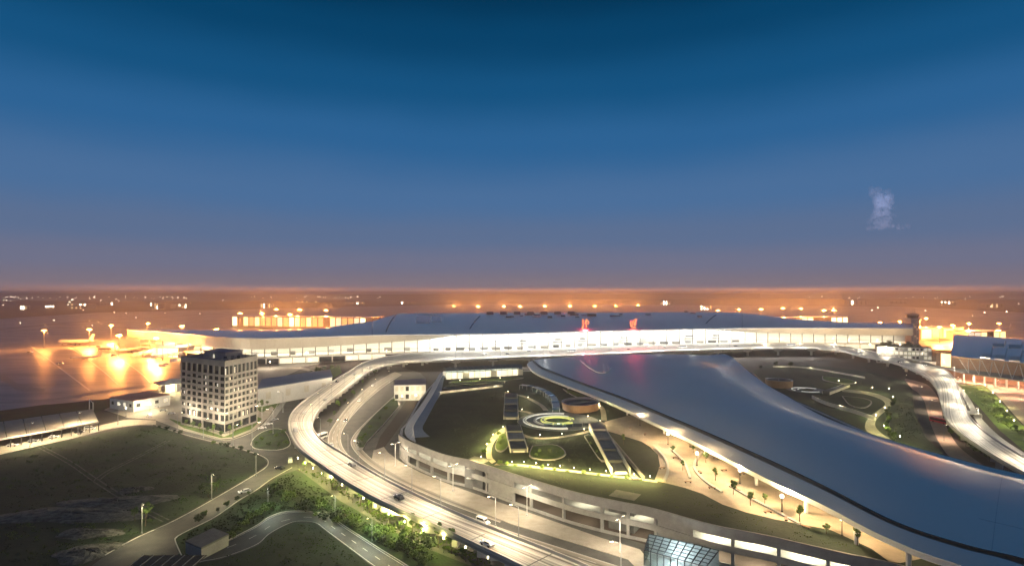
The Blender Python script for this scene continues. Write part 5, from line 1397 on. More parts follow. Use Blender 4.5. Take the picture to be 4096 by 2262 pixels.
# ------------------------------------------------------------------ second terminal on the right edge
t2 = thing('second_terminal', 'older terminal with blue grey curved roof, zigzag struts and raised deck', 'terminal', at(1000, 386))
E0, E1 = atd(951, 530, 21), atd(1075, 440, 21); B0, B1 = atd(954.5, 690, 29.5), atd(1090, 560, 29.5)
def t2pt(s, v, dz=0.0):
    p = E0.lerp(E1, s).lerp(B0.lerp(B1, s), v); p.z += 3.4 * math.sin(math.pi * v) + dz; return p
mb = MB(); nn, mm = 20, 10
ii = [[mb.vert(t2pt(s / nn, v / mm)) for v in range(mm + 1)] for s in range(nn + 1)]
for s in range(nn):
    for v in range(mm): mb.f.append([ii[s][v], ii[s + 1][v], ii[s + 1][v + 1], ii[s][v + 1]])
r2 = mb.build('roof', 'roof_metal', t2, smooth=True)
for s0, s1, v0, v1 in [(0.26, 0.37, 0.02, 0.34), (0.38, 0.49, 0.02, 0.34), (0.50, 0.61, 0.02, 0.34), (0.62, 0.73, 0.02, 0.34), (0.34, 0.46, 0.37, 0.66), (0.47, 0.59, 0.37, 0.66), (0.60, 0.72, 0.37, 0.66)]:
    mb = MB(); A = [t2pt(s0 + .012, v0 + (v1 - v0) * j / 6, 2.8 - (1.6 if j in (0, 6) else 0)) for j in range(7)]; B = [t2pt(s1 - .012, v0 + (v1 - v0) * j / 6, 2.8 - (1.6 if j in (0, 6) else 0)) for j in range(7)]
    mb.ribbon(A, B, 0, thick=2.6).build('roof_panel', 'roof_metal', r2)
mb = MB(); ev2 = [E0.lerp(E1, k / 20) for k in range(21)]
mb.ribbon([p + Vector((0, -.4, 0)) for p in ev2], [p + Vector((0, 0.4, 0)) for p in ev2], 0.2, thick=1.6).build('eave_beam', 'brown_clad', t2)
D0, D1 = atd(962, 508, 9), atd(1075, 425, 9)
dkA = [D0.lerp(D1, k / 12) for k in range(13)]; dkB = [(E0 + Vector((6, 30, -12))).lerp(E1 + Vector((6, 30, -12)), k / 12) for k in range(13)]
MB().ribbon(dkB, dkA, 0, thick=1.2).build('deck', 'concrete', t2)
mb = MB()
for k in range(20):
    a_, b_ = (E0 + Vector((4, 24, 0))).lerp(E1 + Vector((4, 24, 0)), k / 20), (E0 + Vector((4, 24, 0))).lerp(E1 + Vector((4, 24, 0)), (k + 1) / 20)
    m2 = 'lit_window_amber' if k in (1, 2) else 'brown_clad'
    MB().poly([Vector((a_.x, a_.y, 9)), Vector((b_.x, b_.y, 9)), Vector((b_.x, b_.y, 21.5)), Vector((a_.x, a_.y, 21.5))]).build('wall_panel', m2, t2)
for k in range(9):
    p = D0.lerp(D1, 0.08 + k * 0.105) + Vector((0, 1.2, 0.1)); q = E0.lerp(E1, 0.12 + k * 0.105 + 0.045); q0 = E0.lerp(E1, 0.12 + k * 0.105 - 0.045)
    for e in (q, q0): MB().tube([p, e + Vector((0, 0, -1.2))], 0.28, 6).build('strut', 'white_metal', t2)
for k in range(10):
    p = D0.lerp(D1, 0.03 + k * 0.105) + Vector((0, 1.5, 0)); MB().box((p.x, p.y, 3.9), (1.1, 1.1, 7.8)).build('column', 'concrete_pale', t2)
for p, q in zip(dkB, dkB[1:]): MB().poly([Vector((p.x, p.y - 4, 0)), Vector((q.x, q.y - 4, 0)), Vector((q.x, q.y - 4, 7.8)), Vector((p.x, p.y - 4, 7.8))]).build('lower_wall', 'brown_clad', t2)
for k in range(6):
    p = dkA[2 * k] + Vector((3, 8, -1.6)); lamp(t2, 'arcade_light', p, 5000, (1.0, 0.5, 0.3), 'POINT', size=0.5, local=False)

# ------------------------------------------------------------------ smaller buildings
box_building('block_building', 'white block building with rows of lit windows behind the right elevated road', 'building', atd(903.5, 640), Vector((-24, 10, 0)), Vector((26, -8, 0)), 18.5, 'white_metal', 'concrete_dark', 4, 6, 7, ('lit_window', 'soffit', 'window_dark'), wseed=5)
box_building('warehouse', 'pale warehouse with slate blue flat roof right of the office block', 'warehouse', atd(258, 398), Vector((-16, 44, 0)), Vector((34, 56, 0)), 12.5, 'white_metal', 'blue_roof', 1, 0, 4, ('soffit',), wseed=2, sill=0.35, wfrac=0.25)
hs = at(133.5, 411.5)
box_building('small_house', 'small white two storey house with flat pinkish roof by the shelter', 'house', hs, Vector((-25, 13, 0)), Vector((10, 24, 0)), 7.2, 'white_metal', 'red_roof', 1, 4, 4, ('window_dark', 'window_dark', 'lit_window'), wseed=3, sill=0.4, wfrac=0.4)
box_building('entrance_block', 'white entrance block with dark purple flat roof beside the ramp', 'building', at(394, 400.4), Vector((-4, 26, 0)), Vector((23, 3, 0)), 11.5, 'white_metal', 'purple_roof', 2, 0, 6, ('soffit', 'window_dark', 'soffit'), wseed=7)
box_building('utility_box', 'small pale utility box with dark flat roof by the curved road', 'building', at(201.3, 559.3), Vector((-7.3, 4.6, 0)), Vector((3.4, 9.6, 0)), 3.3, 'concrete', 'concrete_dark', 1, 0, 0, wseed=9)
# frame structure in the front left corner
t = thing('timber_frame', 'low open frame shed with ribbed roof at the bottom edge', 'shed', at(160, 572))
fc = at(160, 574)
for k in range(7):
    x = fc.x - 9 + k * 3.0
    MB().bar((x, fc.y - 4, 2.2), (x + 1.2, fc.y + 5, 3.4), 0.12, 0.16).build('rafter', 'concrete', t)
    MB().tube([(x, fc.y - 4, 0), (x, fc.y - 4, 2.2)], 0.09, 5).build('post', 'dark_metal', t)
MB().poly([(fc.x - 9.4, fc.y - 4.3, 2.02), (fc.x + 9.4, fc.y - 4.3, 2.02), (fc.x + 10.6, fc.y + 5.3, 3.2), (fc.x - 8.2, fc.y + 5.3, 3.2)]).build('roof_sheet', 'bark', t)
# long shelter
t = thing('bus_shelter', 'long beige roofed shelter along the field road', 'shelter', at(40, 442))
A, B = at(-60, 449, 5), at(99, 421.5, 5); C_, D_ = at(93, 409.5, 5), at(-60, 431, 5)
for k in range(8):
    a_, b_ = A.lerp(B, k / 8 + .003), A.lerp(B, (k + 1) / 8 - .003); c_, d_ = D_.lerp(C_, (k + 1) / 8 - .003), D_.lerp(C_, k / 8 + .003)
    mb = MB(); mb.ribbon([d_ + Vector((0, 0, .8)), c_ + Vector((0, 0, .8))], [a_, b_], 0.0, thick=0.35); mb.build('roof_panel', 'paving', t)
mb = MB(); mb.bar(A + Vector((0, -.3, -.1)), B + Vector((0, -.3, -.1)), .5, .9); mb.build('fascia', 'concrete_pale', t)
for k in range(15):
    p = A.lerp(B, (k + .5) / 15) + Vector((1.2, 1.5, 0)); q = D_.lerp(C_, (k + .5) / 15)
    MB().box((p.x, p.y, 2.4), (.3, .3, 4.8)).build('post', 'dark_metal', t)
mb = MB(); mb.poly([D_ + Vector((0, -4, -5)), C_ + Vector((0, -4, -5)), C_ + Vector((0, -4, 0)), D_ + Vector((0, -4, 0))]).build('back_wall', 'office_wall', t)
for k in range(6):
    p = A.lerp(B, (k + .5) / 6) + Vector((1, 6, -.6)); lamp(t, 'shelter_light', p, 700, (1, .82, .5), 'POINT', size=.4, local=False)
# amber canopy by the office block
t = thing('gate_canopy', 'amber lit hipped canopy on posts left of the office block', 'canopy', at(170, 391))
cc_ = at(172, 391)
MB().lathe([(15, 7.0), (15, 7.5), (3, 10.2)], (cc_.x, cc_.y, 0), 4).build('canopy_roof', 'soffit', t)
for k in range(8):
    a = 2 * math.pi * k / 8; MB().box((cc_.x + 9.5 * math.cos(a), cc_.y + 9.5 * math.sin(a), 3.5), (.5, .5, 7)).build('post', 'concrete', t)
MB().box((cc_.x, cc_.y + 2, 3.0), (10, 8, 6)).build('booth', 'white_metal', t)
lamp(t, 'canopy_light', (cc_.x, cc_.y - 6, 6), 5000, (1, .72, .32), 'POINT', size=.6, local=False)
# overhead gantry left
gp = at(93, 414); t = thing('road_gantry', 'white cantilever gantry by the shelter end', 'gantry', gp)
MB().tube([(gp.x, gp.y, 0), (gp.x, gp.y, 8)], 0.25, 8).build('pole', 'white_metal', t)
MB().tube([(gp.x, gp.y, 7.6), (gp.x - 9, gp.y + 9, 8.4)], 0.2, 6).build('boom', 'white_metal', t)
MB().tube([(gp.x - 9, gp.y + 9, 0), (gp.x - 9, gp.y + 9, 8.4)], 0.25, 8).build('pole', 'white_metal', t)

# ------------------------------------------------------------------ on the garden roof
# far gallery with glass barrel roof
G0, G1 = at(446, 378.8, GZ), at(523, 374.5, GZ)
t = thing('glazed_gallery', 'long lit gallery with glass barrel roof at the far edge of the garden', 'gallery', G0)
gu = (G1 - G0); gn = Vector((-gu.y, gu.x, 0)).normalized(); NB = 14
if gn.y < 0: gn = -gn
for k in range(NB):
    a_, b_ = G0 + gu * (k + .04) / NB, G0 + gu * (k + .96) / NB
    MB().poly([a_, b_, b_ + Vector((0, 0, 4.6)), a_ + Vector((0, 0, 4.6))]).build('window', 'lit_window' if k % 5 != 3 else 'soffit', t)
    MB().bar(G0 + gu * k / NB + gn * -.1, G0 + gu * k / NB + gn * -.1 + Vector((0, 0, 4.8)), .5).build('post', 'concrete_pale', t)
    arc = [(0, 4.9), (.6, 6.6), (2.4, 8.2), (5.0, 8.9), (7.6, 8.2), (9.4, 6.6), (10, 4.9)]
    for (u0, z0), (u1, z1) in zip(arc[:3], arc[1:4]):
        MB().poly([a_ + gn * u0 + Vector((0, 0, z0)), b_ + gn * u0 + Vector((0, 0, z0)), b_ + gn * u1 + Vector((0, 0, z1)), a_ + gn * u1 + Vector((0, 0, z1))]).build('pane', 'tinted_glass', t)
    rb__ = MB(); P0 = G0 + gu * k / NB
    for (u0, z0), (u1, z1) in zip(arc, arc[1:]): rb__.bar(P0 + gn * u0 + Vector((0, 0, z0)), P0 + gn * u1 + Vector((0, 0, z1)), .25)
    rb__.build('rib', 'dark_metal', t)
MB().prism([G0 + gn * 10, G1 + gn * 10, G1 + gn * 10.4, G0 + gn * 10.4], GZ, GZ + 5).build('back_wall', 'interior_white', t)
for k in range(5): 
    p = G0 + gu * (k + .5) / 5 + gn * 4 + Vector((0, 0, 5)); lamp(t, 'gallery_light', p, 900, (1, .9, .62), 'POINT', size=.5, local=False)
    p = G0 + gu * (k + .5) / 5 - gn * 3 + Vector((0, 0, 4)); lamp(t, 'gallery_light', p, 160, (1, .84, .5), 'POINT', size=.5, local=False)
# dividing wall with lamps
W0, W1 = at(436.5, 393.6, GZ), at(502.5, 386.2, GZ)
t = thing('garden_wall', 'low beige lit wall dividing the two upper lawns', 'wall', W0)
wu = W1 - W0
for k in range(12):
    a_, b_ = W0 + wu * (k + .01) / 12, W0 + wu * (k + .985) / 12
    MB().bar(a_ + Vector((0, 0, .8)), b_ + Vector((0, 0, .8)), .5, 1.6).build('wall_panel', 'soffit', t)
for k in range(6): lamp(t, 'wall_light', W0 + wu * (k + .5) / 6 + Vector((0, -2.2, 1.6)), 130, (1, .8, .48), 'POINT', size=.3, local=False)
# round plaza with ring benches
RC = at(558, 420.5, GZ)
t = thing('ring_plaza', 'round paved plaza with glowing concentric ring benches', 'plaza', RC)
n = 56
MB().prism([RC + Vector((22 * math.cos(2 * math.pi * k / n), 22 * math.sin(2 * math.pi * k / n), 0)) for k in range(n)], GZ + .05, GZ + .12).build('paving', 'grey_paving', t)
def ring(R0, R1, a0, a1, z0, z1, nm, m):
    k = 40; A_ = [RC + Vector((R0 * math.cos(a0 + (a1 - a0) * j / k), R0 * math.sin(a0 + (a1 - a0) * j / k), z1)) for j in range(k + 1)]
    B_ = [RC + Vector((R1 * math.cos(a0 + (a1 - a0) * j / k), R1 * math.sin(a0 + (a1 - a0) * j / k), z1)) for j in range(k + 1)]
    MB().ribbon(A_, B_, 0, thick=z1 - z0).build(nm, m, t)
ring(17.4, 18.6, 1.3, 4.9, .12, .55, 'bench_ring', 'concrete_pale'); ring(17.2, 17.42, 1.3, 4.9, .14, .65, 'light_strip', 'lit_ring'); ring(18.6, 18.8, 1.3, 4.9, .14, .65, 'light_strip', 'lit_ring')
ring(12.0, 13.2, 1.0, 4.2, .12, .55, 'bench_ring', 'concrete_pale'); ring(11.8, 12.0, 1.0, 4.2, .14, .62, 'light_strip', 'lit_ring')
ring(7.4, 9.0, 0.3, 5.6, .12, .7, 'bench_ring', 'concrete_pale'); ring(9.0, 9.3, 0.3, 5.6, .14, .85, 'light_strip', 'lit_ring_yellow'); ring(7.1, 7.4, 0.3, 5.6, .14, .85, 'light_strip', 'lit_ring_yellow')
ring(0.5, 6.2, 0, 6.283, .12, .35, 'planter_bed', 'lawn')
for k in range(5): MB().box((RC.x - 6 + k * 5.0, RC.y - 14 + abs(k - 2) * .8, GZ + 1.0), (4.4, .25, 1.6)).build('glass_screen', 'tinted_glass', t)
lamp(t, 'plaza_light', RC + Vector((0, 0, 5)), 420, WHITE, 'POINT', size=.5, local=False)
# drum pavilion
def drum(label, c, rx, ry, rot, h, z):
    t = thing('drum_pavilion', label, 'pavilion', (c.x, c.y, z))
    N = 40; P = lambda k, s, zz: Vector((c.x, c.y, zz)) + Matrix.Rotation(rot, 3, 'Z') @ Vector((rx * s * math.cos(2 * math.pi * k / N) * (1 + .12 * math.cos(4 * math.pi * k / N)), ry * s * math.sin(2 * math.pi * k / N), 0))
    mb = MB()
    for k in range(N): mb.poly([P(k, 1.0, z), P(k + 1, 1.0, z), P(k + 1, 1.06, z + h), P(k, 1.06, z + h)])
    mb.build('wall', 'brown_clad', t)
    mb = MB()
    for k in range(N): mb.poly([P(k, 1.06, z + h), P(k + 1, 1.06, z + h), P(k + 1, .96, z + h), P(k, .96, z + h)]); mb.poly([P(k, .96, z + h), P(k + 1, .96, z + h), P(k + 1, .96, z + h - 1.2), P(k, .96, z + h - 1.2)])
    mb.build('coping', 'grey_metal', t)
    MB().poly([P(k, .96, z + h - 1.2) for k in range(N)]).build('roof', 'concrete_dark', t)
    mb = MB(); mb.bar(P(4, .9, z + h - .9), P(24, .7, z + h - .9), .4, .5); mb.build('roof_rib', 'grey_metal', t)
drum('brown oval drum pavilion with sunken dark roof between ring plaza and brim', at(580.5, 408, GZ), 9.5, 14, -0.35, 4.4, GZ)
drum('smaller brown oval drum pavilion close against the right rim of the roof', at(779, 386, 1.2), 9, 11, 0.5, 6.0, 1.2)
# stairs and escalator hoods
def hood(label, x0, y0, x1, y1, w, h, zb, parts=3, m='concrete_dark'):
    a, b = at(x0, y0, zb), at(x1, y1, zb); t = thing('stair_hood', label, 'stair hood', b)
    d = (b - a); L = d.length; u = d / L; ang = math.atan2(d.y, d.x)
    for k in range(parts):
        c = a + d * (k + .5) / parts; hh = h * (1 - .22 * k)
        MB().box((c.x, c.y, zb + hh / 2), (L / parts * .97, w, hh), ang).build('hood_panel', m if k % 2 == 0 else 'concrete', t)
    s = Vector((u.y, -u.x, 0)) * w / 2
    for sg in (-1, 1): MB().bar(a + s * sg * 1.06 + Vector((0, 0, h * .5)), b + s * sg * 1.06 + Vector((0, 0, h * .28)), .35, h * .8).build('side_wall', 'concrete_pale', t)
    e = b + u * .05; MB().poly([e - s * .7 + Vector((0, 0, .1)), e + s * .7 + Vector((0, 0, .1)), e + s * .7 + Vector((0, 0, h * .3)), e - s * .7 + Vector((0, 0, h * .3))]).build('opening', 'soffit', t)
hood('grey stepped stair hood on the lawn left of the ring plaza', 511, 398, 511, 419, 7.5, 3.6, GZ, 4)
hood('grey stair hood on the lower lawn beside the curved walk', 513, 430, 519, 452, 7.0, 3.0, GZ, 3)
hood('pale boxed stair bridge ending at the lit garden walk', 596, 430, 621, 474, 6.5, 4.0, GZ, 5, 'concrete')
hood('glass roofed stair hood on the right garden lawn', 826, 394, 846, 386, 5, 2.6, 1.2, 3)
# glass slope wall beside the stair bridge
t = thing('lawn_ramp_wall', 'dark sloping ramp wall between the stair bridge and the round lawn', 'ramp', at(620, 455, GZ))
MB().bar(at(606, 432, GZ + 1.0), at(644, 478, GZ + .4), .6, 2.0).build('wall_panel', 'concrete', t)
MB().bar(at(600, 431, GZ + .6), at(636, 479, GZ + .3), 2.6, .5).build('ramp_surface', 'grey_paving', t)
# curved white canopy walk
cw = resample(crom([at(x, y, GZ + 3.2) for x, y in [(521, 384), (533, 385.5), (545, 390), (553, 396), (556, 403), (556, 409)]], 6), 15)
t = thing('canopy_walk', 'curving white glazed canopy walk from the gallery to the ring plaza', 'canopy', at(545, 396, GZ))
for k in range(14):
    l, r = offset(cw[k:k + 2], -2.0), offset(cw[k:k + 2], 2.0)
    MB().ribbon(l, r, 0.05 * (k % 2), thick=.2).build('canopy_panel', 'tinted_glass' if k % 3 == 1 else 'white_metal', t)
    for s in (l[0], r[0]): MB().tube([(s.x, s.y, GZ), (s.x, s.y, GZ + 3)], .09, 5).build('post', 'white_metal', t)
for k in (2, 7, 12): lamp(t, 'canopy_light', cw[k] + Vector((0, 0, -.6)), 240, (.9, .97, 1), 'POINT', size=.4, local=False)
# plaza pavement under the roof edge, with inlaid walk and planters
pz = [(604.5, 421), (635, 413), (660, 412), (760, 440), (830, 470), (900, 520), (930, 556), (900, 562), (889, 560.5), (871.5, 547.7), (830.8, 529), (775, 518.4), (745.8, 511.4), (722.5, 503.6), (702, 492.8), (685, 487), (654.6, 479.5), (660, 465), (658, 454), (650, 446), (641.6, 440.8), (606.7, 430)]
mb = MB(); mb.poly([at(x, y, GZ + .07) for x, y in pz]); mb.build('plaza_pavement', 'plaza_paving', gd)
for k, L in enumerate([[(655, 447), (665, 458), (668, 470), (664, 481)], [(702, 452), (694, 466), (704, 480), (722, 492)], [(672, 450), (684, 462), (690, 478)], [(730, 486), (760, 503), (800, 524)]]):
    l_ = px_line(L, GZ, 1.5); MB().ribbon(offset(l_, -.5), offset(l_, .5), .55, thick=.5).build('planter_kerb', 'concrete_pale', gd)
gw, gx = edges([(497, 462.5), (520, 463.6), (545, 466.5), (575, 470), (605, 473.5), (635, 477), (658, 480)], [(494, 464.5), (518, 465.6), (545, 468.6), (575, 472), (605, 475.6), (635, 479), (657, 482)], 40, GZ)
MB().ribbon(gw, gx, .08).build('walk_path', 'plaza_paving', gd)
gw, gx = edges([(508, 425), (500, 429), (492, 436), (487, 446), (486.5, 457), (492, 463)], [(513, 428), (505, 431.5), (497, 438), (492, 447), (492, 456), (496, 461)], 30, GZ)
MB().ribbon(gw, gx, .085).build('walk_path', 'plaza_paving', gd)
rb_ = random.Random(9)
for k in range(16):
    x = [630, 645, 662, 676, 688, 700, 712, 724, 738, 752, 768, 786, 806, 690, 716, 742][k]; y = [428, 434, 468, 458, 482, 472, 488, 470, 490, 498, 512, 519, 527, 446, 458, 474][k]
    p = at(x, y, GZ + .07); t = thing('bench', ordinal(k) + ' slatted bench along the plaza counted from its far end', 'bench', p, 'plaza benches', rb_.uniform(0, 3.14))
    for j in range(3): MB().box((0, -.3 + .3 * j, .5), (2.6, .24, .1)).build('slat', 'brown_clad', t, local=True)
    for s in (-1, 1): MB().box((s * .9, 0, .22), (.25, .8, .44)).build('leg', 'concrete_dark', t, local=True)
# terraces, beds and further walks of the roof garden
def bed(label, L, h, fill, z):
    pts = resample(crom([at(x, y, z) for x, y in L + L[:1]], 6), 28)[:-1]; t = thing('planting_bed', label, 'planter', sum(pts, Vector()) / len(pts))
    MB().prism(pts, z, z + h).build('stone_edge', 'concrete', t)
    c = sum(pts, Vector()) / len(pts); mb = MB(); mb.poly([Vector((c.x + (p.x - c.x) * .93, c.y + (p.y - c.y) * .93, z + h + .03)) for p in pts]); mb.build('soil', fill, t)
    return t
bed('crescent planting bed under the brim beyond the drum pavilion', [(563, 389), (574, 392), (586, 397), (592, 402), (584, 400), (572, 395)], .7, 'bright_lawn', GZ)
bed('long planting bed in front of the glazed gallery', [(452, 381.5), (516, 377.5), (517, 379), (452, 383.2)], .6, 'bright_lawn', GZ)
bed('wedge planting bed beside the boxed stair bridge', [(584, 436), (592, 436), (606, 458), (600, 460)], .6, 'lawn', GZ)
bed('round-cornered planting bed on the lower lawn', [(532, 446), (556, 445), (566, 454), (552, 460), (530, 457)], .5, 'bright_lawn', GZ)
bed('low terrace bed left of the lower stair hood', [(499, 436), (505, 433), (508, 446), (500, 452), (495, 447)], .5, 'bright_lawn', GZ)
bed('narrow bed along the divided upper lawn', [(446, 386.6), (498, 382.4), (499, 383.8), (446, 388.2)], .5, 'lawn', GZ)
bed('oval bed on the right garden lawn', [(822, 376), (846, 378.5), (856, 382.5), (842, 383.5), (824, 380)], .6, 'bright_lawn', 1.2)
bed('sickle bed inside the winding walk of the right garden', [(842, 396), (862, 398), (872, 402), (864, 408), (850, 405)], .6, 'lawn', 1.2)
for L in ([(518, 432), (530, 437), (552, 437.5), (575, 434), (592, 430)], [(566, 424), (590, 420), (606, 424)], [(516, 410), (527, 411.5), (534, 414)], [(505, 392), (524, 396), (540, 404), (546, 410)], [(592, 398), (602, 408), (604, 420)]):
    l_ = px_line(L, GZ, 2.0); MB().ribbon(offset(l_, -1.5), offset(l_, 1.5), .09).build('walk_path', 'plaza_paving', gd)
for i, (x, y) in enumerate([(520, 434), (540, 439), (562, 437.5), (584, 433), (600, 424), (588, 419.5), (522, 412.5), (508, 394), (528, 400), (600, 409), (460, 382.5), (480, 381.3), (500, 380)]):  # extra low lamps added to warm the garden walks
    c = place(post0, at(x, y, GZ), 0, ordinal(i) + ' added low lamp counted along the inner garden walks', 'added inner garden lamps', .6)
    lamp(c, 'lamp_light', (0, 0, 4.4), 950, (1.0, 0.86, 0.42), 'POINT', size=.2)
plant('s', [(568, 393), (576, 396), (584, 399.5), (460, 382), (472, 381), (486, 380.2), (500, 379.4), (512, 378.6), (590, 444), (596, 452), (540, 451), (550, 452), (500, 444), (502, 438), (536, 455)], GZ + .5, '%s clipped shrub among the roof garden beds', 'garden bed shrubs', (.6, .95), [1, 0])
# glazed pavilion at the bottom
t = thing('glass_pavilion', 'blue glazed pavilion with gridded sloping glass roof at the forecourt', 'pavilion', at(680, 560))
P00, P10, P01, P11 = at(649, 533, 6.4), at(719, 549.5, 6.4), at(644, 549, 4.6), at(706, 566, 4.6)
NX, NY = 9, 5
Q = lambda i, j: P00.lerp(P10, i / NX).lerp(P01.lerp(P11, i / NX), j / NY)
for i in range(NX):
    for j in range(NY):
        c = (Q(i, j) + Q(i + 1, j) + Q(i + 1, j + 1) + Q(i, j + 1)) / 4
        MB().poly([c + (p - c) * .94 for p in (Q(i, j), Q(i + 1, j), Q(i + 1, j + 1), Q(i, j + 1))]).build('roof_pane', 'tinted_glass', t)
for i in range(NX + 1): MB().bar(Q(i, 0), Q(i, NY), .2, .26).build('rafter', 'dark_metal', t)
for j in range(NY + 1): MB().bar(Q(0, j), Q(NX, j), .16, .2).build('purlin', 'dark_metal', t)
for i in range(NX + 1):
    p = Q(i, NY); MB().bar(Vector((p.x, p.y, 0.1)), p, .2).build('post', 'dark_metal', t)
    if i < NX:
        q = Q(i + 1, NY); MB().poly([Vector((p.x, p.y, .2)), Vector((q.x, q.y, .2)), q + Vector((0, 0, -.2)), p + Vector((0, 0, -.2))]).build('wall_pane', 'tinted_glass', t)
for a_, b_ in ((P00, P01), (P10, P11)): MB().poly([Vector((a_.x, a_.y, 0.1)), Vector((b_.x, b_.y, 0.1)), b_, a_]).build('wall_pane', 'tinted_glass', t)
MB().poly([Vector((P00.x, P00.y, .1)), Vector((P10.x, P10.y, .1)), P10, P00]).build('back_wall', 'concrete_pale', t)
MB().poly([Vector((p.x, p.y, .12)) for p in (P00, P10, P11, P01)]).build('floor', 'concrete_pale', t)
cpv = (P00 + P11) / 2; lamp(t, 'pavilion_light', Vector((cpv.x, cpv.y, 3.4)), 1500, (.86, .95, 1), 'POINT', size=.6, local=False)
# underpass portal on the right lawn
pp_ = at(976, 417); t = thing('underpass_portal', 'pale concrete underpass portal on the right lawn', 'portal', pp_)
MB().box((pp_.x, pp_.y + 5, 2.2), (9, 10, .7), -.3).build('roof_slab', 'concrete_pale', t)
for s in (-1, 1): MB().box((pp_.x + s * 4.2, pp_.y + 5 - s * 1.3, 1.0), (.7, 10, 2.0), -.3).build('side_wall', 'concrete_pale', t)
MB().box((pp_.x, pp_.y + 7, 1.0), (7.6, .3, 1.9), -.3).build('opening', 'concrete_dark', t)
# rail walls of the right garden
def low_wall(label, L, z, h, m='concrete_pale', w=.5):
    t = thing('garden_wall', label, 'wall', at(L[0][0], L[0][1], z)); pts = px_line(L, z, 4.0)
    for k in range(0, len(pts) - 2, 2): MB().ribbon(offset(pts[k:k + 3], -w / 2), offset(pts[k:k + 3], w / 2), h, thick=h).build('wall_panel', m, t)
    return pts
w1 = low_wall('long pale garden wall sweeping under the right elevated road', [(773, 366.8), (795, 367), (815, 369), (835, 372.5), (855, 376), (868, 378.6)], 1.2, 1.6)
w2 = low_wall('pale garden wall between the dark lawn and the roof rim', [(812, 398), (825, 404), (840, 408.5), (858, 414), (875, 420)], 1.2, 2.4)
for i, L in enumerate([w1, w2]):
    for p in L[2::7]: lamp(None, 'wall_light', p + Vector((0, -2.5, 3.5)), 420, (1, .88, .55), 'POINT', size=.3)
RC = at(806.5, 389.5, 1.25); t = thing('ring_plaza', 'smaller round plaza with glowing arcs on the right garden', 'plaza', RC)
MB().prism([RC + Vector((15 * math.cos(2 * math.pi * k / n), 15 * math.sin(2 * math.pi * k / n), 0)) for k in range(n)], 1.3, 1.4).build('paving', 'grey_paving', t)
ring(10.5, 11.2, .4, 3.4, .12, .6, 'light_strip', 'lit_ring'); ring(10.5, 11.2, 3.9, 5.2, .12, .6, 'light_strip', 'lit_ring'); ring(6, 6.6, 1.2, 3.0, .12, .6, 'light_strip', 'lit_ring')
ring(0.5, 5, 0, 6.283, .12, .4, 'planter_bed', 'lawn')
# small pale cloud
def cloud():
    rnd = random.Random(3); mb = MB(); D = 19000.0
    pts = []
    for k in range(150):
        v = rnd.random() ** 0.8; w = 2.0 + 11 * v ** 1.3; cx0 = 5 * math.sin(v * 4.2) - 4 + 9 * v ** 3
        pts.append((cx0 + rnd.gauss(0, .42) * w, -26 + 58 * v + rnd.uniform(-2, 2), rnd.uniform(.07, .3) * (1.1 - .45 * v)))
    for k in range(24): pts.append((6 + rnd.random() * 22, 28 + rnd.uniform(-2, 3), rnd.uniform(.06, .14)))
    for dx, dy, r in pts:
        x, y = 881 + dx * .95, 206 + dy * .72
        c = Vector(((x - 512) * D / FOC, D + rnd.uniform(-400, 400), CAM_H + (HOR - y) * D / FOC)); R = r * 420
        rings, seg = 7, 12; idx = []
        for i in range(rings + 1):
            th_ = math.pi * i / rings
            idx.append([mb.vert(c + Vector((math.sin(th_) * math.cos(2 * math.pi * j / seg), math.sin(th_) * math.sin(2 * math.pi * j / seg), math.cos(th_))) * R * (1 + rnd.uniform(-.3, .3))) for j in range(seg)])
        for i in range(rings):
            for j in range(seg): mb.f.append([idx[i][j], idx[i][(j + 1) % seg], idx[i + 1][(j + 1) % seg], idx[i + 1][j]])
    m = bpy.data.materials.new('cloud'); m.use_nodes = True; nt = m.node_tree
    nt.nodes.remove(nt.nodes['Principled BSDF'])
    df = nt.nodes.new('ShaderNodeBsdfDiffuse'); df.inputs[0].default_value = (.86, .94, .98, 1); tl = nt.nodes.new('ShaderNodeBsdfTranslucent'); tl.inputs[0].default_value = (.86, .94, .98, 1)
    ad = nt.nodes.new('ShaderNodeAddShader'); tp = nt.nodes.new('ShaderNodeBsdfTransparent'); mx = nt.nodes.new('ShaderNodeMixShader'); mx.inputs[0].default_value = 0.085
    nt.links.new(df.outputs[0], ad.inputs[0]); nt.links.new(tl.outputs[0], ad.inputs[1]); nt.links.new(tp.outputs[0], mx.inputs[1]); nt.links.new(ad.outputs[0], mx.inputs[2])
    nt.links.new(mx.outputs[0], nt.nodes['Material Output'].inputs[0])
    MATS['cloud'] = m
    tag(mb.build('cloud', 'cloud', smooth=True), 'small pale cloud low in the right of the sky', 'cloud', kind='stuff')
cloud()

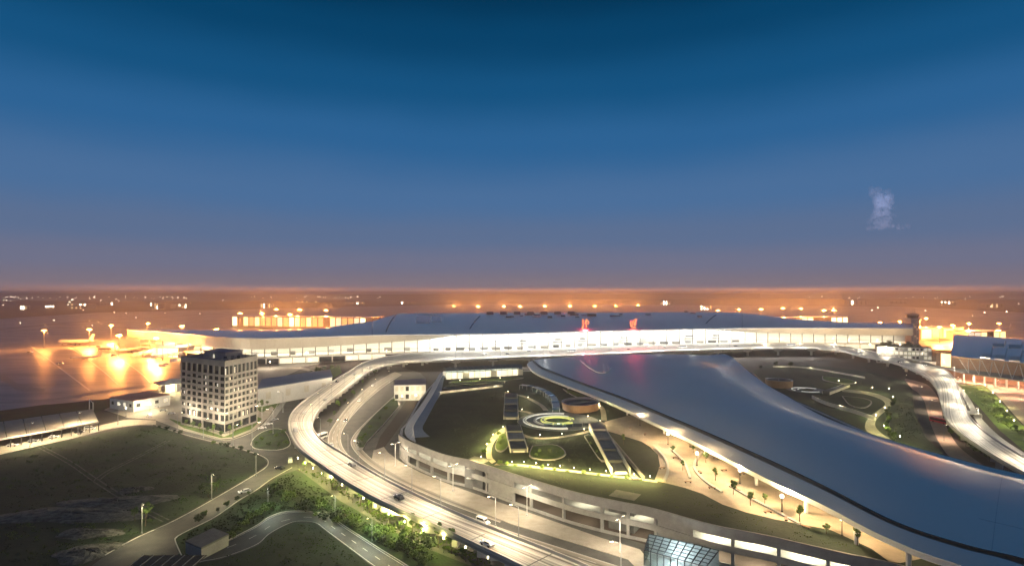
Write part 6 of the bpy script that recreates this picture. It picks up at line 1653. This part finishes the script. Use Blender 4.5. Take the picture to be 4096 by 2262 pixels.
# ------------------------------------------------------------------ rough grass
def inside(p, poly):
    x, y = p; c = False; j = len(poly) - 1
    for i in range(len(poly)):
        xi, yi = poly[i]; xj, yj = poly[j]
        if (yi > y) != (yj > y) and x < (xj - xi) * (y - yi) / (yj - yi) + xi: c = not c
        j = i
    return c
def tufts(poly, n, z, size, m, seed, clump=0.6):
    rnd = random.Random(seed); mb = MB()
    xs_, ys_ = [p[0] for p in poly], [p[1] for p in poly]; k = 0; tries = 0; c = None
    while k < n and tries < n * 30:
        tries += 1
        if c is None or rnd.random() > clump:
            c = (rnd.uniform(min(xs_), max(xs_)), rnd.uniform(min(ys_), max(ys_)))
        q = (c[0] + rnd.gauss(0, 2.4), c[1] + rnd.gauss(0, 0.9))
        if not inside(q, poly): c = None; continue
        p = at(q[0], q[1], z); r = size * rnd.uniform(0.4, 1.2); h = r * rnd.uniform(0.5, 1.0); a = rnd.uniform(0, 3.14)
        for b in (a, a + 1.1, a + 2.2):
            dx, dy = r * math.cos(b), r * math.sin(b); ln = rnd.uniform(-.4, .4) * r
            mb.poly([p - Vector((dx * .5, dy * .5, 0)), p + Vector((dx * .5, dy * .5, 0)), p + Vector((dx * .75 + ln, dy * .75 + ln, h)), p + Vector((-dx * .75 + ln, -dy * .75 + ln, h * .8))])
        k += 1
    return tag(mb.build('grass', m), kind='stuff')
FIELD = [(-20, 458), (0, 455), (60, 443), (130, 429), (156, 427), (190, 438.5), (232, 449), (258, 457), (262, 462), (252, 472), (208, 497), (172, 517), (130, 536), (100, 552), (70, 570), (-20, 575)]
tufts(FIELD, 2000, 0, 0.3, 'leaf_dark', 1, 0.75); tufts(FIELD, 2200, 0, 0.36, 'leaf_green', 2, 0.85)
tufts([(180, 545), (188, 533), (216, 519), (238, 503.5), (258, 491), (290, 471), (318, 487), (342, 503), (384, 531), (440, 558), (420, 562), (378, 544), (342, 521), (314, 509), (287, 508.5), (268, 514), (254, 523), (222, 539)], 1400, 0.0, 0.45, 'leaf_dark', 3, 0.6)
tufts([(300, 469), (342, 494), (384, 524), (448, 552), (478, 566), (500, 566), (430, 530), (372, 498), (330, 474)], 700, 0.02, 0.6, 'leaf_light', 4, 0.5)
tufts([(205, 566), (228, 553), (256, 547), (270, 536), (295, 523), (312, 524), (340, 545), (366, 564)], 500, 0.02, 0.28, 'leaf_green', 5, 0.6)
tufts([(425, 437), (440, 398), (500, 390), (512, 398), (500, 428), (486, 448), (484, 458), (470, 458), (440, 450)], 500, GZ + .04, 0.3, 'leaf_dark', 6, 0.8)
tufts([(530, 436), (585, 434), (608, 470), (520, 461)], 400, GZ + .04, 0.3, 'leaf_dark', 7, 0.8)
tufts([(500, 467), (560, 473.5), (650, 484), (700, 496), (760, 517), (820, 530), (860, 548), (800, 543), (700, 521), (600, 496), (520, 474)], 500, GZ + .04, 0.2, 'leaf_green', 8, 0.7)
tufts([(785, 370), (835, 376), (885, 386), (880, 394), (842, 386), (800, 378)], 300, 1.22, 0.35, 'leaf_dark', 9, 0.6)
tufts([(900, 392), (911, 396), (913, 412), (922, 436), (905, 442), (890, 428), (897, 408)], 300, 1.22, 0.35, 'leaf_dark', 10, 0.6)
tufts([(962, 386), (984, 388), (1000, 404), (1016, 422), (1020, 436), (1000, 424), (980, 402)], 500, 0.05, 0.6, 'leaf_light', 11, 0.5)

# ------------------------------------------------------------------ haze
hz = MB(); hz.box((0, 7450, 44.5), (31000, 15600, 93))
hzo = hz.build('haze', 'concrete')
hm = bpy.data.materials.new('haze'); hm.use_nodes = True
hm.node_tree.nodes.remove(hm.node_tree.nodes['Principled BSDF'])
pv = hm.node_tree.nodes.new('ShaderNodeVolumePrincipled')
pv.inputs['Color'].default_value = (0.92, 0.92, 0.94, 1)
pv.inputs['Density'].default_value = 0.00021
pv.inputs['Anisotropy'].default_value = 0.2
hm.node_tree.links.new(pv.outputs[0], hm.node_tree.nodes['Material Output'].inputs['Volume'])
hzo.data.materials[0] = hm
tag(hzo, 'thin lamp-lit evening haze', 'haze', kind='stuff')
